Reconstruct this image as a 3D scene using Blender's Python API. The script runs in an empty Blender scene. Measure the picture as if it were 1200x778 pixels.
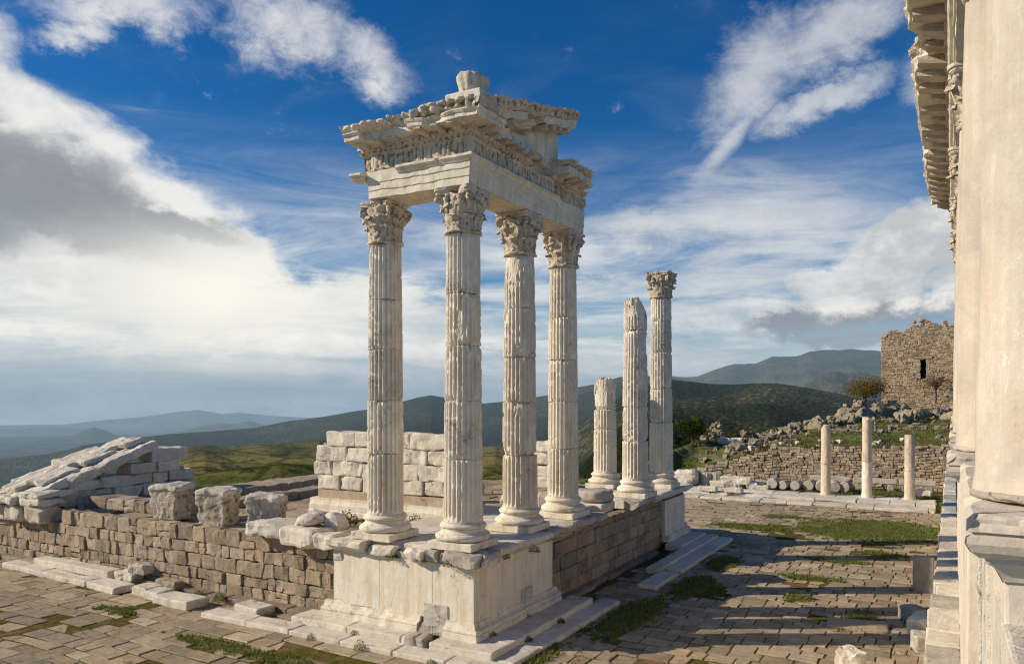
import bpy, math, random
import numpy as np
from math import sin, cos, pi, radians, atan2, sqrt

RNG = random.Random(11)
SC = bpy.context.scene
COL = SC.collection
TH = radians(29.6)
EYE = 6.0
FPX = 910.0

# ------------------------------------------------------------------ noise
def _h(i, j, k, s):
    n = (i * 374761393 + j * 668265263 + k * 1274126177 + s * 974711 + 1013) & 0xFFFFFFFF
    n = ((n ^ (n >> 13)) * 1274126177) & 0xFFFFFFFF
    n = ((n ^ (n >> 16)) * 2246822519) & 0xFFFFFFFF
    n = n ^ (n >> 15)
    return (n & 0xFFFFFF) / float(0xFFFFFF) * 2 - 1

def vnoise(P, s=0):
    P = np.asarray(P, float)
    I = np.floor(P).astype(np.int64)
    f = P - I
    f = f * f * f * (f * (f * 6 - 15) + 10)
    i, j, k = I[:, 0], I[:, 1], I[:, 2]
    a, b, c = f[:, 0], f[:, 1], f[:, 2]
    L = lambda p, q, t: p + (q - p) * t
    return L(L(L(_h(i, j, k, s), _h(i+1, j, k, s), a), L(_h(i, j+1, k, s), _h(i+1, j+1, k, s), a), b),
             L(L(_h(i, j, k+1, s), _h(i+1, j, k+1, s), a), L(_h(i, j+1, k+1, s), _h(i+1, j+1, k+1, s), a), b), c)

def fbm(P, freq=1.0, octv=3, s=0):
    P = np.asarray(P, float) * freq
    o = np.zeros(len(P)); a = 1.0; t = 0
    for q in range(octv):
        o += a * vnoise(P + 13.7 * q, s + q * 7); t += a
        P = P * 2.03; a *= 0.5
    return o / t * 1.5

def vfbm(P, freq, octv, s):
    return np.stack([fbm(P, freq, octv, s + 100 * k) for k in range(3)], 1)

def smooth(e0, e1, x):
    t = np.clip((x - e0) / (e1 - e0), 0, 1)
    return t * t * (3 - 2 * t)

# ------------------------------------------------------------------ mesh building
class MB:
    def __init__(self):
        self.V = []; self.F = []; self.T = []; self.n = 0
    def add(self, V, F, t=(1, 1, 1)):
        V = np.asarray(V, float)
        t = np.asarray(t, float)
        if t.ndim == 0: t = np.array([t, t, t])
        if t.ndim == 1: t = np.tile(t, (len(V), 1))
        self.V.append(V); self.T.append(t)
        n = self.n
        if isinstance(F, np.ndarray): self.F.extend((F + n).tolist())
        else: self.F.extend([[i + n for i in f] for f in F])
        self.n += len(V)
        return self
    def obj(self, name, mat, parent=None, smooth=False):
        me = bpy.data.meshes.new(name)
        V = np.concatenate(self.V); T = np.concatenate(self.T)
        if parent is not None:
            b = np.array(parent.matrix_basis.translation)
            p = parent.parent
            while p is not None:
                b = b + np.array(p.matrix_basis.translation); p = p.parent
            V = V - b
        me.from_pydata(V.tolist(), [], self.F)
        at = me.attributes.new('tint', 'FLOAT_COLOR', 'POINT')
        at.data.foreach_set('color', np.concatenate([T, np.ones((len(T), 1))], 1).astype(np.float32).ravel())
        me.materials.append(mat)
        if smooth: me.polygons.foreach_set('use_smooth', [True] * len(me.polygons))
        me.update()
        o = bpy.data.objects.new(name, me); COL.objects.link(o)
        if parent is not None: o.parent = parent
        return o

def empty(name, loc, label, cat, group=None):
    o = bpy.data.objects.new(name, None); COL.objects.link(o)
    o.empty_display_size = .2
    o.location = loc
    o['label'] = label; o['category'] = cat
    if group: o['group'] = group
    return o
def tag(o, label, cat, group=None):
    o['label'] = label; o['category'] = cat
    if group: o['group'] = group
    return o
def kind(o, k, label=None):
    o['kind'] = k
    if label: o['label'] = label
    return o

_tc = {}
def _tmpl(n):
    if n in _tc: return _tc[n]
    idx = {}; pts = []; F = []
    def vid(p):
        if p not in idx: idx[p] = len(pts); pts.append(p)
        return idx[p]
    for ax in range(3):
        b, c = (ax + 1) % 3, (ax + 2) % 3
        for side in (0, n):
            for i in range(n):
                for j in range(n):
                    q = []
                    for (di, dj) in ((0, 0), (1, 0), (1, 1), (0, 1)):
                        p = [0, 0, 0]; p[ax] = side; p[b] = i + di; p[c] = j + dj
                        q.append(vid(tuple(p)))
                    if side == 0: q.reverse()
                    F.append(q)
    _tc[n] = (np.array(pts), np.array(F))
    return _tc[n]

def rbox(s, r=.03, n=4):
    I, F = _tmpl(n)
    h = np.asarray(s, float) / 2
    r = min(r, h.min() * .9)
    V = np.zeros((len(I), 3)); 
    for a in range(3):
        co = np.concatenate([[-h[a]], np.linspace(-(h[a] - r), h[a] - r, n - 1), [h[a]]])
        V[:, a] = co[I[:, a]]
    q = np.clip(V, -(h - r), h - r)
    d = V - q
    L = np.linalg.norm(d, axis=1, keepdims=True)
    V = np.where(L > 1e-9, q + r * d / np.maximum(L, 1e-9), V)
    return V, F

def stone(s, seed, r=.04, n=6, amp=.03, cuts=3, freq=None, cutd=.75):
    V, F = rbox(s, r, n)
    rg = random.Random(seed * 7 + 3)
    s = np.asarray(s, float)
    if freq is None: freq = 1.6 / max(.25, float(np.cbrt(s.prod())))
    V = V + vfbm(V + seed * 3.17, freq, 3, seed % 1000) * amp
    for _ in range(cuts):
        d = np.array([rg.choice((-1, 1)) * rg.uniform(.4, 1), rg.choice((-1, 1)) * rg.uniform(.4, 1), rg.choice((-1, 1, 1)) * rg.uniform(.3, 1)])
        nn = d / s; nn /= np.linalg.norm(nn)
        far = np.abs(nn * s / 2).sum()
        dist = far * rg.uniform(cutd, .97)
        ex = np.maximum(0, V @ nn - dist)
        V = V - ex[:, None] * nn
    return V, F

def rot(V, rz=0, rx=0, ry=0):
    V = np.asarray(V, float)
    if rx:
        c, s = cos(rx), sin(rx); V = np.stack([V[:, 0], V[:, 1] * c - V[:, 2] * s, V[:, 1] * s + V[:, 2] * c], 1)
    if ry:
        c, s = cos(ry), sin(ry); V = np.stack([V[:, 0] * c + V[:, 2] * s, V[:, 1], -V[:, 0] * s + V[:, 2] * c], 1)
    if rz:
        c, s = cos(rz), sin(rz); V = np.stack([V[:, 0] * c - V[:, 1] * s, V[:, 0] * s + V[:, 1] * c, V[:, 2]], 1)
    return V

def box(x0, x1, y0, y1, z0, z1):
    V = [(x, y, z) for x in (x0, x1) for y in (y0, y1) for z in (z0, z1)]
    F = [(0, 1, 3, 2), (4, 6, 7, 5), (0, 4, 5, 1), (2, 3, 7, 6), (0, 2, 6, 4), (1, 5, 7, 3)]
    return np.array(V, float), F

def gridF(nu, nv, wrap=False):
    i = np.arange(nu if wrap else nu - 1); j = np.arange(nv - 1)
    I, J = np.meshgrid(i, j, indexing='ij'); I = I.ravel(); J = J.ravel(); I2 = (I + 1) % nu
    return np.stack([I * nv + J, I2 * nv + J, I2 * nv + J + 1, I * nv + J + 1], 1)

def lathe(prof, seg=40):
    pr = np.asarray(prof, float); n = len(pr)
    a = np.arange(seg) * 2 * pi / seg
    V = np.stack([np.outer(np.cos(a), pr[:, 0]), np.outer(np.sin(a), pr[:, 0]), np.tile(pr[:, 1], (seg, 1))], 2).reshape(-1, 3)
    return V, gridF(seg, n, True)

def tube(path, rad, seg=8):
    P = np.asarray(path, float); n = len(P)
    rad = np.broadcast_to(np.asarray(rad, float), (n,))
    T = np.gradient(P, axis=0); T /= np.maximum(np.linalg.norm(T, axis=1, keepdims=True), 1e-9)
    ref = np.where(np.abs(T[:, 2:3]) > .9, np.array([[1., 0, 0]]), np.array([[0, 0, 1.]]))
    A = np.cross(T, ref); A /= np.maximum(np.linalg.norm(A, axis=1, keepdims=True), 1e-9)
    B = np.cross(T, A)
    a = np.arange(seg) * 2 * pi / seg
    V = (P[None] + np.cos(a)[:, None, None] * A[None] * rad[None, :, None] + np.sin(a)[:, None, None] * B[None] * rad[None, :, None])
    V = V.reshape(-1, 3)
    F = gridF(seg, n, True).tolist()
    F.append([k * n for k in range(seg)][::-1]); F.append([k * n + n - 1 for k in range(seg)])
    return V, F

def densify(prof, step):
    out = []
    n = len(prof)
    for i in range(n):
        a = np.array(prof[i], float); b = np.array(prof[(i + 1) % n], float)
        m = max(1, int(np.linalg.norm(b - a) / step))
        for k in range(m): out.append(a + (b - a) * k / m)
    return np.array(out)

def sweep(prof, A, B, nout, step=.08, pstep=.08, mitA=0, mitB=0):
    """closed profile (o, z) swept from A to B; o goes along nout; mit = shift per o at that end."""
    pr = densify(prof, pstep)
    A = np.array(A, float); B = np.array(B, float); nout = np.array(nout, float)
    L = np.linalg.norm(B - A); d = (B - A) / L
    m = max(2, int(L / step) + 1)
    t = np.linspace(0, 1, m)
    k = len(pr)
    V = np.zeros((m, k, 3))
    for q in range(m):
        sh = (1 - t[q]) * mitA + t[q] * mitB
        V[q, :, :2] = A + d * L * t[q] + np.outer(pr[:, 0], nout) + np.outer(pr[:, 0] * sh, d)
        V[q, :, 2] = pr[:, 1]
    V = V.reshape(-1, 3)
    F = []
    for q in range(m - 1):
        for j in range(k):
            j2 = (j + 1) % k
            F.append([q * k + j, q * k + j2, (q + 1) * k + j2, (q + 1) * k + j])
    F.append([j for j in range(k)][::-1]); F.append([(m - 1) * k + j for j in range(k)])
    # orientation: check
    c = np.cross(np.append(d, 0), np.append(nout, 0))[2]
    area = 0.5 * sum(pr[j][0] * pr[(j + 1) % k][1] - pr[(j + 1) % k][0] * pr[j][1] for j in range(k))
    if c * area < 0: F = [f[::-1] for f in F]
    return V, F

# ------------------------------------------------------------------ materials
class N:
    def __init__(s, mat):
        s.t = mat.node_tree; s.t.nodes.clear()
    def n(s, ty, **kw):
        o = s.t.nodes.new(ty)
        for k, v in kw.items():
            if k.startswith('i_'):
                key = k[2:]
                s.set(o.inputs[int(key)] if key.isdigit() else o.inputs[key.replace('_', ' ')], v)
            else: setattr(o, k, v)
        return o
    def set(s, inp, v):
        if isinstance(v, bpy.types.NodeSocket): s.t.links.new(v, inp)
        elif v is not None: inp.default_value = v
    def m(s, op, a, b=None, c=None, clamp=False):
        o = s.t.nodes.new('ShaderNodeMath'); o.operation = op; o.use_clamp = clamp
        for k, v in enumerate((a, b, c)):
            if v is not None: s.set(o.inputs[k], v)
        return o.outputs[0]
    def mix(s, f, a, b, bt='MIX'):
        o = s.t.nodes.new('ShaderNodeMix'); o.data_type = 'RGBA'; o.blend_type = bt; o.clamp_factor = True
        s.set(o.inputs['Factor'], f)
        for key, v in (('A', a), ('B', b)):
            i = [q for q in o.inputs if q.name == key and q.type == 'RGBA'][0]
            if isinstance(v, (tuple, list)): v = tuple(v) + ((1,) if len(v) == 3 else ())
            s.set(i, v)
        return [q for q in o.outputs if q.type == 'RGBA'][0]
    def noise(s, vec, scale, detail=4, rough=.55, dist=0):
        o = s.n('ShaderNodeTexNoise'); s.set(o.inputs['Vector'], vec)
        o.inputs['Scale'].default_value = scale; o.inputs['Detail'].default_value = detail
        o.inputs['Roughness'].default_value = rough; o.inputs['Distortion'].default_value = dist
        return o.outputs['Fac']
    def vor(s, vec, scale, feat='F1', out='Distance'):
        o = s.n('ShaderNodeTexVoronoi', feature=feat); s.set(o.inputs['Vector'], vec)
        o.inputs['Scale'].default_value = scale
        return o.outputs[out]
    def ramp(s, f, a, b, smoothstep=True):
        o = s.t.nodes.new('ShaderNodeMapRange'); o.interpolation_type = 'SMOOTHSTEP' if smoothstep else 'LINEAR'
        s.set(o.inputs['Value'], f); s.set(o.inputs['From Min'], a); s.set(o.inputs['From Max'], b)
        return o.outputs['Result']
    def scale(s, vec, sc):
        o = s.n('ShaderNodeMapping'); s.set(o.inputs['Vector'], vec); o.inputs['Scale'].default_value = sc
        return o.outputs[0]
    def bump(s, h, strength, dist):
        o = s.n('ShaderNodeBump'); s.set(o.inputs['Height'], h); o.inputs['Strength'].default_value = strength; o.inputs['Distance'].default_value = dist
        return o.outputs[0]
    def out(s, col, rough, normal=None, spec=.3, **kw):
        b = s.n('ShaderNodeBsdfPrincipled'); s.set(b.inputs['Base Color'], col); s.set(b.inputs['Roughness'], rough)
        b.inputs['Specular IOR Level'].default_value = spec
        if normal is not None: s.set(b.inputs['Normal'], normal)
        o = s.n('ShaderNodeOutputMaterial'); s.t.links.new(b.outputs[0], o.inputs[0])
        return b

def newmat(name):
    m = bpy.data.materials.new(name); m.use_nodes = True
    return m, N(m)

def stone_mat(name, light, mid, dark, stain, stain_amt=.5, grey=.5, pits=.5, bump=.5, point=0.0, streak=1.0, fs=1.0, scratch=0):
    m, g = newmat(name)
    P = g.n('ShaderNodeNewGeometry').outputs['Position']
    tint = g.n('ShaderNodeAttribute', attribute_name='tint').outputs['Color']
    big = g.noise(P, .9 * fs, 5, .6)
    med = g.noise(P, 3.3 * fs, 6, .65, .4)
    fine = g.noise(P, 19 * fs, 6, .7)
    vs = g.noise(g.scale(P, (4.2, 4.2, .35)), 1.0 * fs, 5, .65)
    c = g.mix(g.ramp(med, .35, .68), mid, light)
    c = g.mix(g.m('MULTIPLY', g.ramp(big, .45, .72), grey), c, dark)
    c = g.mix(g.m('MULTIPLY', g.ramp(vs, .44, .70), stain_amt * streak), c, stain)
    st2 = g.noise(P, 1.7 * fs, 6, .72, .8)
    c = g.mix(g.m('MULTIPLY', g.ramp(st2, .56, .76), stain_amt * .8), c, (stain[0] * .75, stain[1] * .72, stain[2] * .68))
    pit = g.ramp(fine, .60, .78)
    c = g.mix(g.m('MULTIPLY', pit, pits), c, (dark[0] * .45, dark[1] * .43, dark[2] * .4))
    spk = g.noise(P, 46 * fs, 3, .6)
    c = g.mix(g.m('MULTIPLY', g.ramp(spk, .3, .7), .22), c, (light[0] * 1.1, light[1] * 1.1, light[2] * 1.1))
    # fine cracks
    cr = g.vor(g.n('ShaderNodeVectorMath', operation='ADD', i_0=P, i_1=g.n('ShaderNodeTexNoise', i_Vector=P, i_Scale=2.2).outputs['Color']).outputs[0], 1.1 * fs, 'DISTANCE_TO_EDGE')
    crk = g.m('SUBTRACT', 1, g.ramp(cr, 0.0, .018))
    crk = g.m('MULTIPLY', crk, g.m('MULTIPLY', g.ramp(big, .5, .6), 0.0 if scratch else 1.0))
    c = g.mix(g.m('MULTIPLY', crk, .55), c, (dark[0] * .4, dark[1] * .38, dark[2] * .35))
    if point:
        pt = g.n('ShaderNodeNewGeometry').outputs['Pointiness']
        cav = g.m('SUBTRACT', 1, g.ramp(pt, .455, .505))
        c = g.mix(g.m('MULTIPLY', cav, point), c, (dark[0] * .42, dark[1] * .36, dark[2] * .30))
    if scratch:
        sn = g.noise(g.scale(P, (9, 9, 2.2)), 1.0, 3, .5, 3.0)
        sc_ = g.m('SUBTRACT', 1, g.ramp(g.m('ABSOLUTE', g.m('SUBTRACT', sn, .5)), 0.0, .012))
        sc_ = g.m('MULTIPLY', sc_, g.ramp(med, .52, .60))
        c = g.mix(g.m('MULTIPLY', sc_, .7), c, (.82, .78, .70))
        bl_ = g.noise(g.scale(P, (11, 11, .35)), 1.0, 5, .6)
        c = g.mix(g.m('MULTIPLY', g.ramp(bl_, .48, .64), .28), c, (.45, .41, .365))
        c = g.mix(g.m('MULTIPLY', g.ramp(bl_, .48, .34), .30), c, (.56, .44, .32))
        bo_ = g.noise(P, 3.0, 7, .72, .6)
        c = g.mix(g.m('MULTIPLY', g.ramp(bo_, .50, .68), .55), c, (.46, .415, .355))
    c = g.mix(1.0, c, tint, 'MULTIPLY')
    hgt = g.m('ADD', g.m('MULTIPLY', med, .9), g.m('MULTIPLY', fine, .5))
    hgt = g.m('SUBTRACT', hgt, g.m('MULTIPLY', pit, .35))
    hgt = g.m('SUBTRACT', hgt, g.m('MULTIPLY', crk, .4))
    g.out(c, .82, g.bump(hgt, bump, .05), .25)
    return m

M = {}
M['marble'] = stone_mat('weathered_marble', (.77, .69, .57), (.66, .58, .47), (.40, .355, .30), (.47, .345, .215), .42, .5, .35, .7)
M['marble_clean'] = stone_mat('restored_marble', (.80, .725, .595), (.72, .64, .51), (.54, .475, .385), (.56, .415, .25), .75, .4, .25, .45)
M['marble_white'] = stone_mat('white_marble_blocks', (.78, .70, .575), (.67, .59, .475), (.44, .39, .32), (.50, .375, .24), .5, .5, .5, 1.0)
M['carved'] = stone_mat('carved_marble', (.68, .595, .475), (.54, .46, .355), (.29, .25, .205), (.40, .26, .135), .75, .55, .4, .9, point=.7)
M['old'] = stone_mat('grey_old_marble', (.55, .49, .405), (.45, .395, .32), (.28, .25, .21), (.33, .25, .165), .5, .6, .5, .8)
M['ashlar'] = stone_mat('brown_ashlar', (.45, .352, .25), (.36, .272, .185), (.23, .183, .135), (.28, .19, .11), .55, .5, .7, 1.3)
M['brick'] = stone_mat('tower_masonry', (.50, .37, .245), (.41, .295, .19), (.27, .20, .135), (.33, .20, .115), .5, .4, .5, .9)
M['rock'] = stone_mat('grey_rock', (.37, .30, .215), (.28, .222, .155), (.15, .122, .09), (.19, .17, .075), .7, .6, .8, 1.3, fs=.8)
M['paver'] = stone_mat('paving_stone', (.45, .345, .23), (.35, .265, .17), (.235, .18, .118), (.24, .19, .09), .6, .5, .6, 1.0)
M['near'] = stone_mat('near_column_marble', (.70, .61, .495), (.61, .515, .405), (.43, .38, .325), (.52, .395, .27), .6, .5, .4, .22, streak=1.0, fs=1.4, scratch=1)

def simple(name, c0, c1, sc=8, rough=.9, bump=.3, tintmul=True, dist=.03):
    m, g = newmat(name)
    P = g.n('ShaderNodeNewGeometry').outputs['Position']
    f = g.noise(P, sc, 5, .65)
    c = g.mix(g.ramp(f, .3, .7), c0, c1)
    if tintmul: c = g.mix(1.0, c, g.n('ShaderNodeAttribute', attribute_name='tint').outputs['Color'], 'MULTIPLY')
    g.out(c, rough, g.bump(f, bump, dist), .15)
    return m
M['mortar'] = simple('dark_joint_fill', (.09, .075, .058), (.15, .125, .095), 9)
M['bark'] = simple('bark', (.07, .055, .04), (.13, .10, .075), 14)
M['inner_shade'] = simple('painted_inner_shade', (.015, .012, .01), (.025, .02, .016), 3)
M['house_wall'] = simple('far_house_plaster', (.45, .40, .35), (.55, .5, .44), .3)
M['house_roof'] = simple('far_house_roof', (.30, .12, .075), (.38, .17, .11), .3)

def leafmat(name, c0, c1, tr=.35):
    m, g = newmat(name)
    P = g.n('ShaderNodeNewGeometry').outputs['Position']
    f = g.noise(P, 2.5, 3, .6)
    c = g.mix(g.ramp(f, .3, .7), c0, c1)
    c = g.mix(1.0, c, g.n('ShaderNodeAttribute', attribute_name='tint').outputs['Color'], 'MULTIPLY')
    d = g.n('ShaderNodeBsdfDiffuse', i_Color=c); t = g.n('ShaderNodeBsdfTranslucent', i_Color=c)
    x = g.n('ShaderNodeMixShader', i_Fac=tr); g.t.links.new(d.outputs[0], x.inputs[1]); g.t.links.new(t.outputs[0], x.inputs[2])
    o = g.n('ShaderNodeOutputMaterial'); g.t.links.new(x.outputs[0], o.inputs[0])
    return m
M['grass'] = leafmat('grass_blades', (.13, .175, .03), (.21, .225, .05))
M['drygrass'] = leafmat('dry_grass', (.14, .15, .042), (.25, .22, .09))
M['leaf'] = leafmat('green_leaves', (.025, .05, .008), (.06, .085, .014), .25)
M['leaf_autumn'] = leafmat('autumn_leaves', (.14, .10, .025), (.22, .15, .04), .3)

# terrain: albedo comes from the vertices, detail from noise, aerial haze grows with distance from the site
def terrain_mat():
    m, g = newmat('terrain_surface')
    P = g.n('ShaderNodeNewGeometry').outputs['Position']
    tint = g.n('ShaderNodeAttribute', attribute_name='tint').outputs['Color']
    kindc = g.n('ShaderNodeSeparateColor'); g.t.links.new(g.n('ShaderNodeAttribute', attribute_name='zone').outputs['Color'], kindc.inputs[0])
    near, forest = kindc.outputs[0], kindc.outputs[1]
    r = g.n('ShaderNodeVectorMath', operation='LENGTH', i_0=P).outputs['Value']
    # near ground: grass against bare earth
    n1 = g.noise(P, .55, 6, .7); n2 = g.noise(P, 5.5, 6, .75); n3 = g.noise(P, 1.6, 6, .7, .5)
    soil = g.mix(g.ramp(n2, .3, .7), (.19, .15, .10), (.30, .24, .165))
    gr = g.mix(g.ramp(n2, .3, .7), (.075, .10, .022), (.15, .16, .045))
    ground = g.mix(g.ramp(g.m('ADD', g.m('MULTIPLY', n1, .5), g.m('MULTIPLY', n3, .5)), .38, .52), soil, gr)
    ground = g.mix(1.0, ground, tint, 'MULTIPLY')
    # far: patchy fields and forest
    f1 = g.noise(P, .0019, 9, .72, .6); f2 = g.noise(P, .028, 6, .7)
    tree = g.vor(P, .085, 'SMOOTH_F1'); tree2 = g.noise(P, .05, 5, .7)
    fields = g.vor(g.scale(P, (1, 1.7, 0)), .0052, 'F1', 'Color')
    fsep = g.n('ShaderNodeSeparateColor'); g.t.links.new(fields, fsep.inputs[0])
    farc = g.mix(g.ramp(f1, .35, .65), g.mix(1.0, tint, (.5, .55, .55), 'MULTIPLY'), g.mix(1.0, tint, (1.9, 1.6, 1.35), 'MULTIPLY'))
    farc = g.mix(g.m('MULTIPLY', g.m('SUBTRACT', 1, forest), .6), farc, g.mix(1.0, farc, g.mix(fsep.outputs[0], (.5, .55, .6), (1.7, 1.5, 1.2)), 'MULTIPLY'))
    hd = g.vor(g.scale(P, (1, 1.7, 0)), .0052, 'DISTANCE_TO_EDGE')
    farc = g.mix(g.m('MULTIPLY', g.m('SUBTRACT', 1, g.ramp(hd, .02, .06)), g.m('MULTIPLY', g.m('SUBTRACT', 1, forest), .8)), farc, (.02, .03, .012))
    farc = g.mix(g.m('MULTIPLY', g.ramp(f2, .52, .60), .65), farc, (.018, .028, .012))
    farc = g.mix(g.m('MULTIPLY', forest, g.m('SUBTRACT', 1, g.ramp(tree, .15, .6))), farc, g.mix(1.0, farc, (.5, .55, .5), 'MULTIPLY'))
    farc = g.mix(g.m('MULTIPLY', forest, g.ramp(g.m('ADD', g.m('MULTIPLY', tree2, .5), g.m('MULTIPLY', f1, .5)), .53, .62)), farc, (.135, .105, .062))
    col = g.mix(near, farc, ground)
    hn = g.m('MULTIPLY', g.m('ADD', n2, g.m('MULTIPLY', n3, .7)), .12)
    hf = g.m('ADD', g.m('MULTIPLY', g.m('MULTIPLY', g.m('SUBTRACT', 1, tree), forest), 9), g.m('MULTIPLY', f2, 8))
    mixh = g.m('ADD', g.m('MULTIPLY', hn, near), g.m('MULTIPLY', hf, g.m('SUBTRACT', 1, near)))
    bs = g.n('ShaderNodeBsdfDiffuse', i_Color=col, i_Normal=g.bump(mixh, .8, 1.0))
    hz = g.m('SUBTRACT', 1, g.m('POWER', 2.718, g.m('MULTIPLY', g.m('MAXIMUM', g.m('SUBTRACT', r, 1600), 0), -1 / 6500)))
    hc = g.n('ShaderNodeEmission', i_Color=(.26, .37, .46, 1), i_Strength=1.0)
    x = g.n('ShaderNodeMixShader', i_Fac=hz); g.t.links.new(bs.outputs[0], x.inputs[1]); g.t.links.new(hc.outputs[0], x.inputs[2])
    o = g.n('ShaderNodeOutputMaterial'); g.t.links.new(x.outputs[0], o.inputs[0])
    return m
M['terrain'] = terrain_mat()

# ------------------------------------------------------------------ TERRAIN
WT_X = [-20, -17, -10.8, -6, 0, 12]; WT_Z = [.25, .6, 2.6, 2.8, 3.1, 3.4]
def wall_top(x): return np.interp(x, WT_X, WT_Z)
AZB = [-110, -66, -60, -49, -40, -33, -27, -22, -18.5, -16, -13, -11.4, -8.6, -5.9, -3, 0, 10, 60]
BB = [60, 60, 40, 40, 44, 46, 50, 56, 60, 64, 66.7, 69.5, 75, 84, 92, 96, 125, 160]
ZB = [-.5, -.5, .5, 1.6, 1.4, .6, .2, .5, 1.8, 2.7, 3.0, 3.2, 3.9, 4.6, 4.9, 5.0, 5.4, 5]
def build_terrain():
    ph = np.concatenate([np.linspace(-100, -37, 60), np.linspace(-36.6, 36.6, 760), np.linspace(37, 80, 40)]) * pi / 180
    rr = np.concatenate([np.linspace(2, 40, 26), np.linspace(40.5, 112, 144), np.geomspace(115, 13000, 230)])
    PH, RR = np.meshgrid(ph, rr, indexing='ij')
    az = PH - TH
    X = RR * np.sin(az); Y = RR * np.cos(az)
    shp = X.shape
    P0 = np.stack([X.ravel(), Y.ravel(), np.zeros(X.size)], 1)
    azd = np.degrees(az)
    B = np.interp(azd, AZB, BB); zc = np.interp(azd, AZB, ZB)
    n_near = fbm(P0, .35, 4, 3).reshape(shp); n_small = fbm(P0, 1.1, 3, 9).reshape(shp)
    wt = wall_top(X)
    yB = B * np.cos(az)
    zin = np.full(shp, -.024)
    zin = np.where(Y > 47.5, .16 + .05 * n_near, zin)
    tt = np.clip((Y - 56.7) / np.maximum(yB - 56.7, 1), 0, 1)
    hill = wt - .12 + (zc - wt + .12) * tt + (.22 * n_near + .10 * n_small) * smooth(0, .12, tt)
    zin = np.where((Y > 56.7) & (azd > -18.5), hill - .10, zin)
    lowside = (azd < -18.5) & (Y > 46)
    zin = np.where(lowside, .2 + .15 * n_near, zin)
    d = RR - B
    cone = zc - .10 * np.maximum(d, 0) - .42 * np.maximum(d - 3, 0) + np.where(d > 0, .8 * n_near * np.minimum(d / 10, 1), 0)
    # outer land
    U = 600 + FPX * np.tan(np.clip(PH, -1.2, 1.2)); cph = np.cos(PH)
    Pn = np.stack([X.ravel() / 1000, Y.ravel() / 1000, np.zeros(X.size)], 1)
    nb = fbm(Pn, .55, 5, 21).reshape(shp); ns = fbm(Pn, 2.6, 5, 33).reshape(shp)
    rid = 1 - np.abs(fbm(Pn, 1.3, 5, 44).reshape(shp)); 
    plain = -300 + 5 * nb - .035 * np.maximum(RR - 7300, 0)
    Z = plain.copy()
    alb = np.zeros(shp + (3,)); alb[:] = (.050, .056, .040)  # dark albedo of the plain includes cloud shadow painted in
    patch = fbm(Pn, 1.1, 4, 71).reshape(shp)
    alb = np.where((patch > .15)[..., None], np.array((.10, .085, .055)), alb)
    forest = np.full(shp, .15)
    def layer(D, pts, sf, sb, amp, albedo, fo, jit=.06, seed=0):
        nonlocal Z, alb, forest
        us = [p[0] for p in pts]; vs = [p[1] for p in pts]
        v = np.interp(U, us, vs)
        zr = EYE + D * (467 - v) / FPX * cph
        Dj = D
        q = RR - Dj
        z = zr - np.where(q < 0, -q * sf, q * sb)
        fade = smooth(0, .25 * D, np.abs(q))
        z = z + amp * (rid - .6 + .5 * ns) * fade + amp * .10 * ns
        hit = z > Z
        Z = np.where(hit, z, Z)
        alb = np.where(hit[..., None], np.array(albedo), alb)
        forest = np.where(hit, fo, forest)
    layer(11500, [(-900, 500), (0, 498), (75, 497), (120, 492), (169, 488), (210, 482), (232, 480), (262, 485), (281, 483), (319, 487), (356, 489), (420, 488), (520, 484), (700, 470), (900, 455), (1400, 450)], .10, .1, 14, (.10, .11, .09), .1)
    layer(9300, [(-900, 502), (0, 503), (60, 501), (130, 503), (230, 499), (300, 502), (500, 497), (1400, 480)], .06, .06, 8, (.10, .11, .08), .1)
    layer(6600, [(-900, 640), (20, 540), (40, 512), (84, 509.5), (97, 503.5), (109, 499.5), (121, 502), (137, 509), (160, 514), (200, 540), (1400, 640)], .35, .35, 12, (.06, .07, .06), .3)
    layer(7200, [(-900, 640), (120, 540), (150, 512), (210, 504), (240, 496.5), (262, 494), (275, 495), (292, 491.5), (310, 496), (360, 500), (500, 505)], .18, .2, 20, (.085, .075, .055), .5)
    layer(3600, [(-900, 640), (60, 530), (100, 520), (170, 511), (220, 506), (300, 500), (337, 493), (375, 488.5), (412, 482), (440, 478), (470, 470), (490, 464.5), (505, 462), (520, 465), (545, 474), (570, 472.5), (600, 469.5), (640, 462), (679, 452), (700, 448), (727, 440), (750, 438), (787, 442), (850, 455), (1000, 470)], .17, .2, 50, (.028, .034, .017), .85)  # dark forest ridge; its cloud shadow is painted into the albedo
    layer(5200, [(-900, 640), (480, 560), (600, 472), (700, 450), (785, 436), (800, 438), (817, 438), (835, 431), (860, 425), (885, 425.5), (905, 417), (935, 416), (950, 410.5), (975, 409.5), (1000, 408.5), (1020, 410), (1040, 413), (1110, 420), (1250, 425), (1500, 440)], .22, .3, 190, (.060, .056, .036), .8)
    layer(2300, [(-900, 640), (560, 575), (640, 530), (700, 480), (740, 455), (785, 445), (815, 448), (835, 450), (862, 452), (880, 451), (910, 451), (935, 455), (960, 460), (985, 464), (997, 467), (1040, 474), (1120, 485), (1250, 500)], .22, .35, 75, (.026, .032, .014), 1.0)
    # green fields on the lower hills below the site
    layer(2050, [(-900, 680), (120, 600), (165, 548), (202, 529), (222, 523), (240, 520), (270, 522), (300, 520), (340, 517), (375, 515), (440, 515), (480, 519), (540, 524), (580, 521), (620, 527), (690, 534), (760, 560), (1400, 640)], .075, .25, 22, (.11, .112, .045), .25)
    layer(1350, [(-900, 700), (150, 640), (190, 575), (230, 556), (270, 549), (330, 542), (400, 546), (470, 555), (540, 566), (580, 556), (640, 552), (690, 560), (760, 600), (1400, 700)], .10, .16, 20, (.09, .10, .038), .3)
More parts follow.
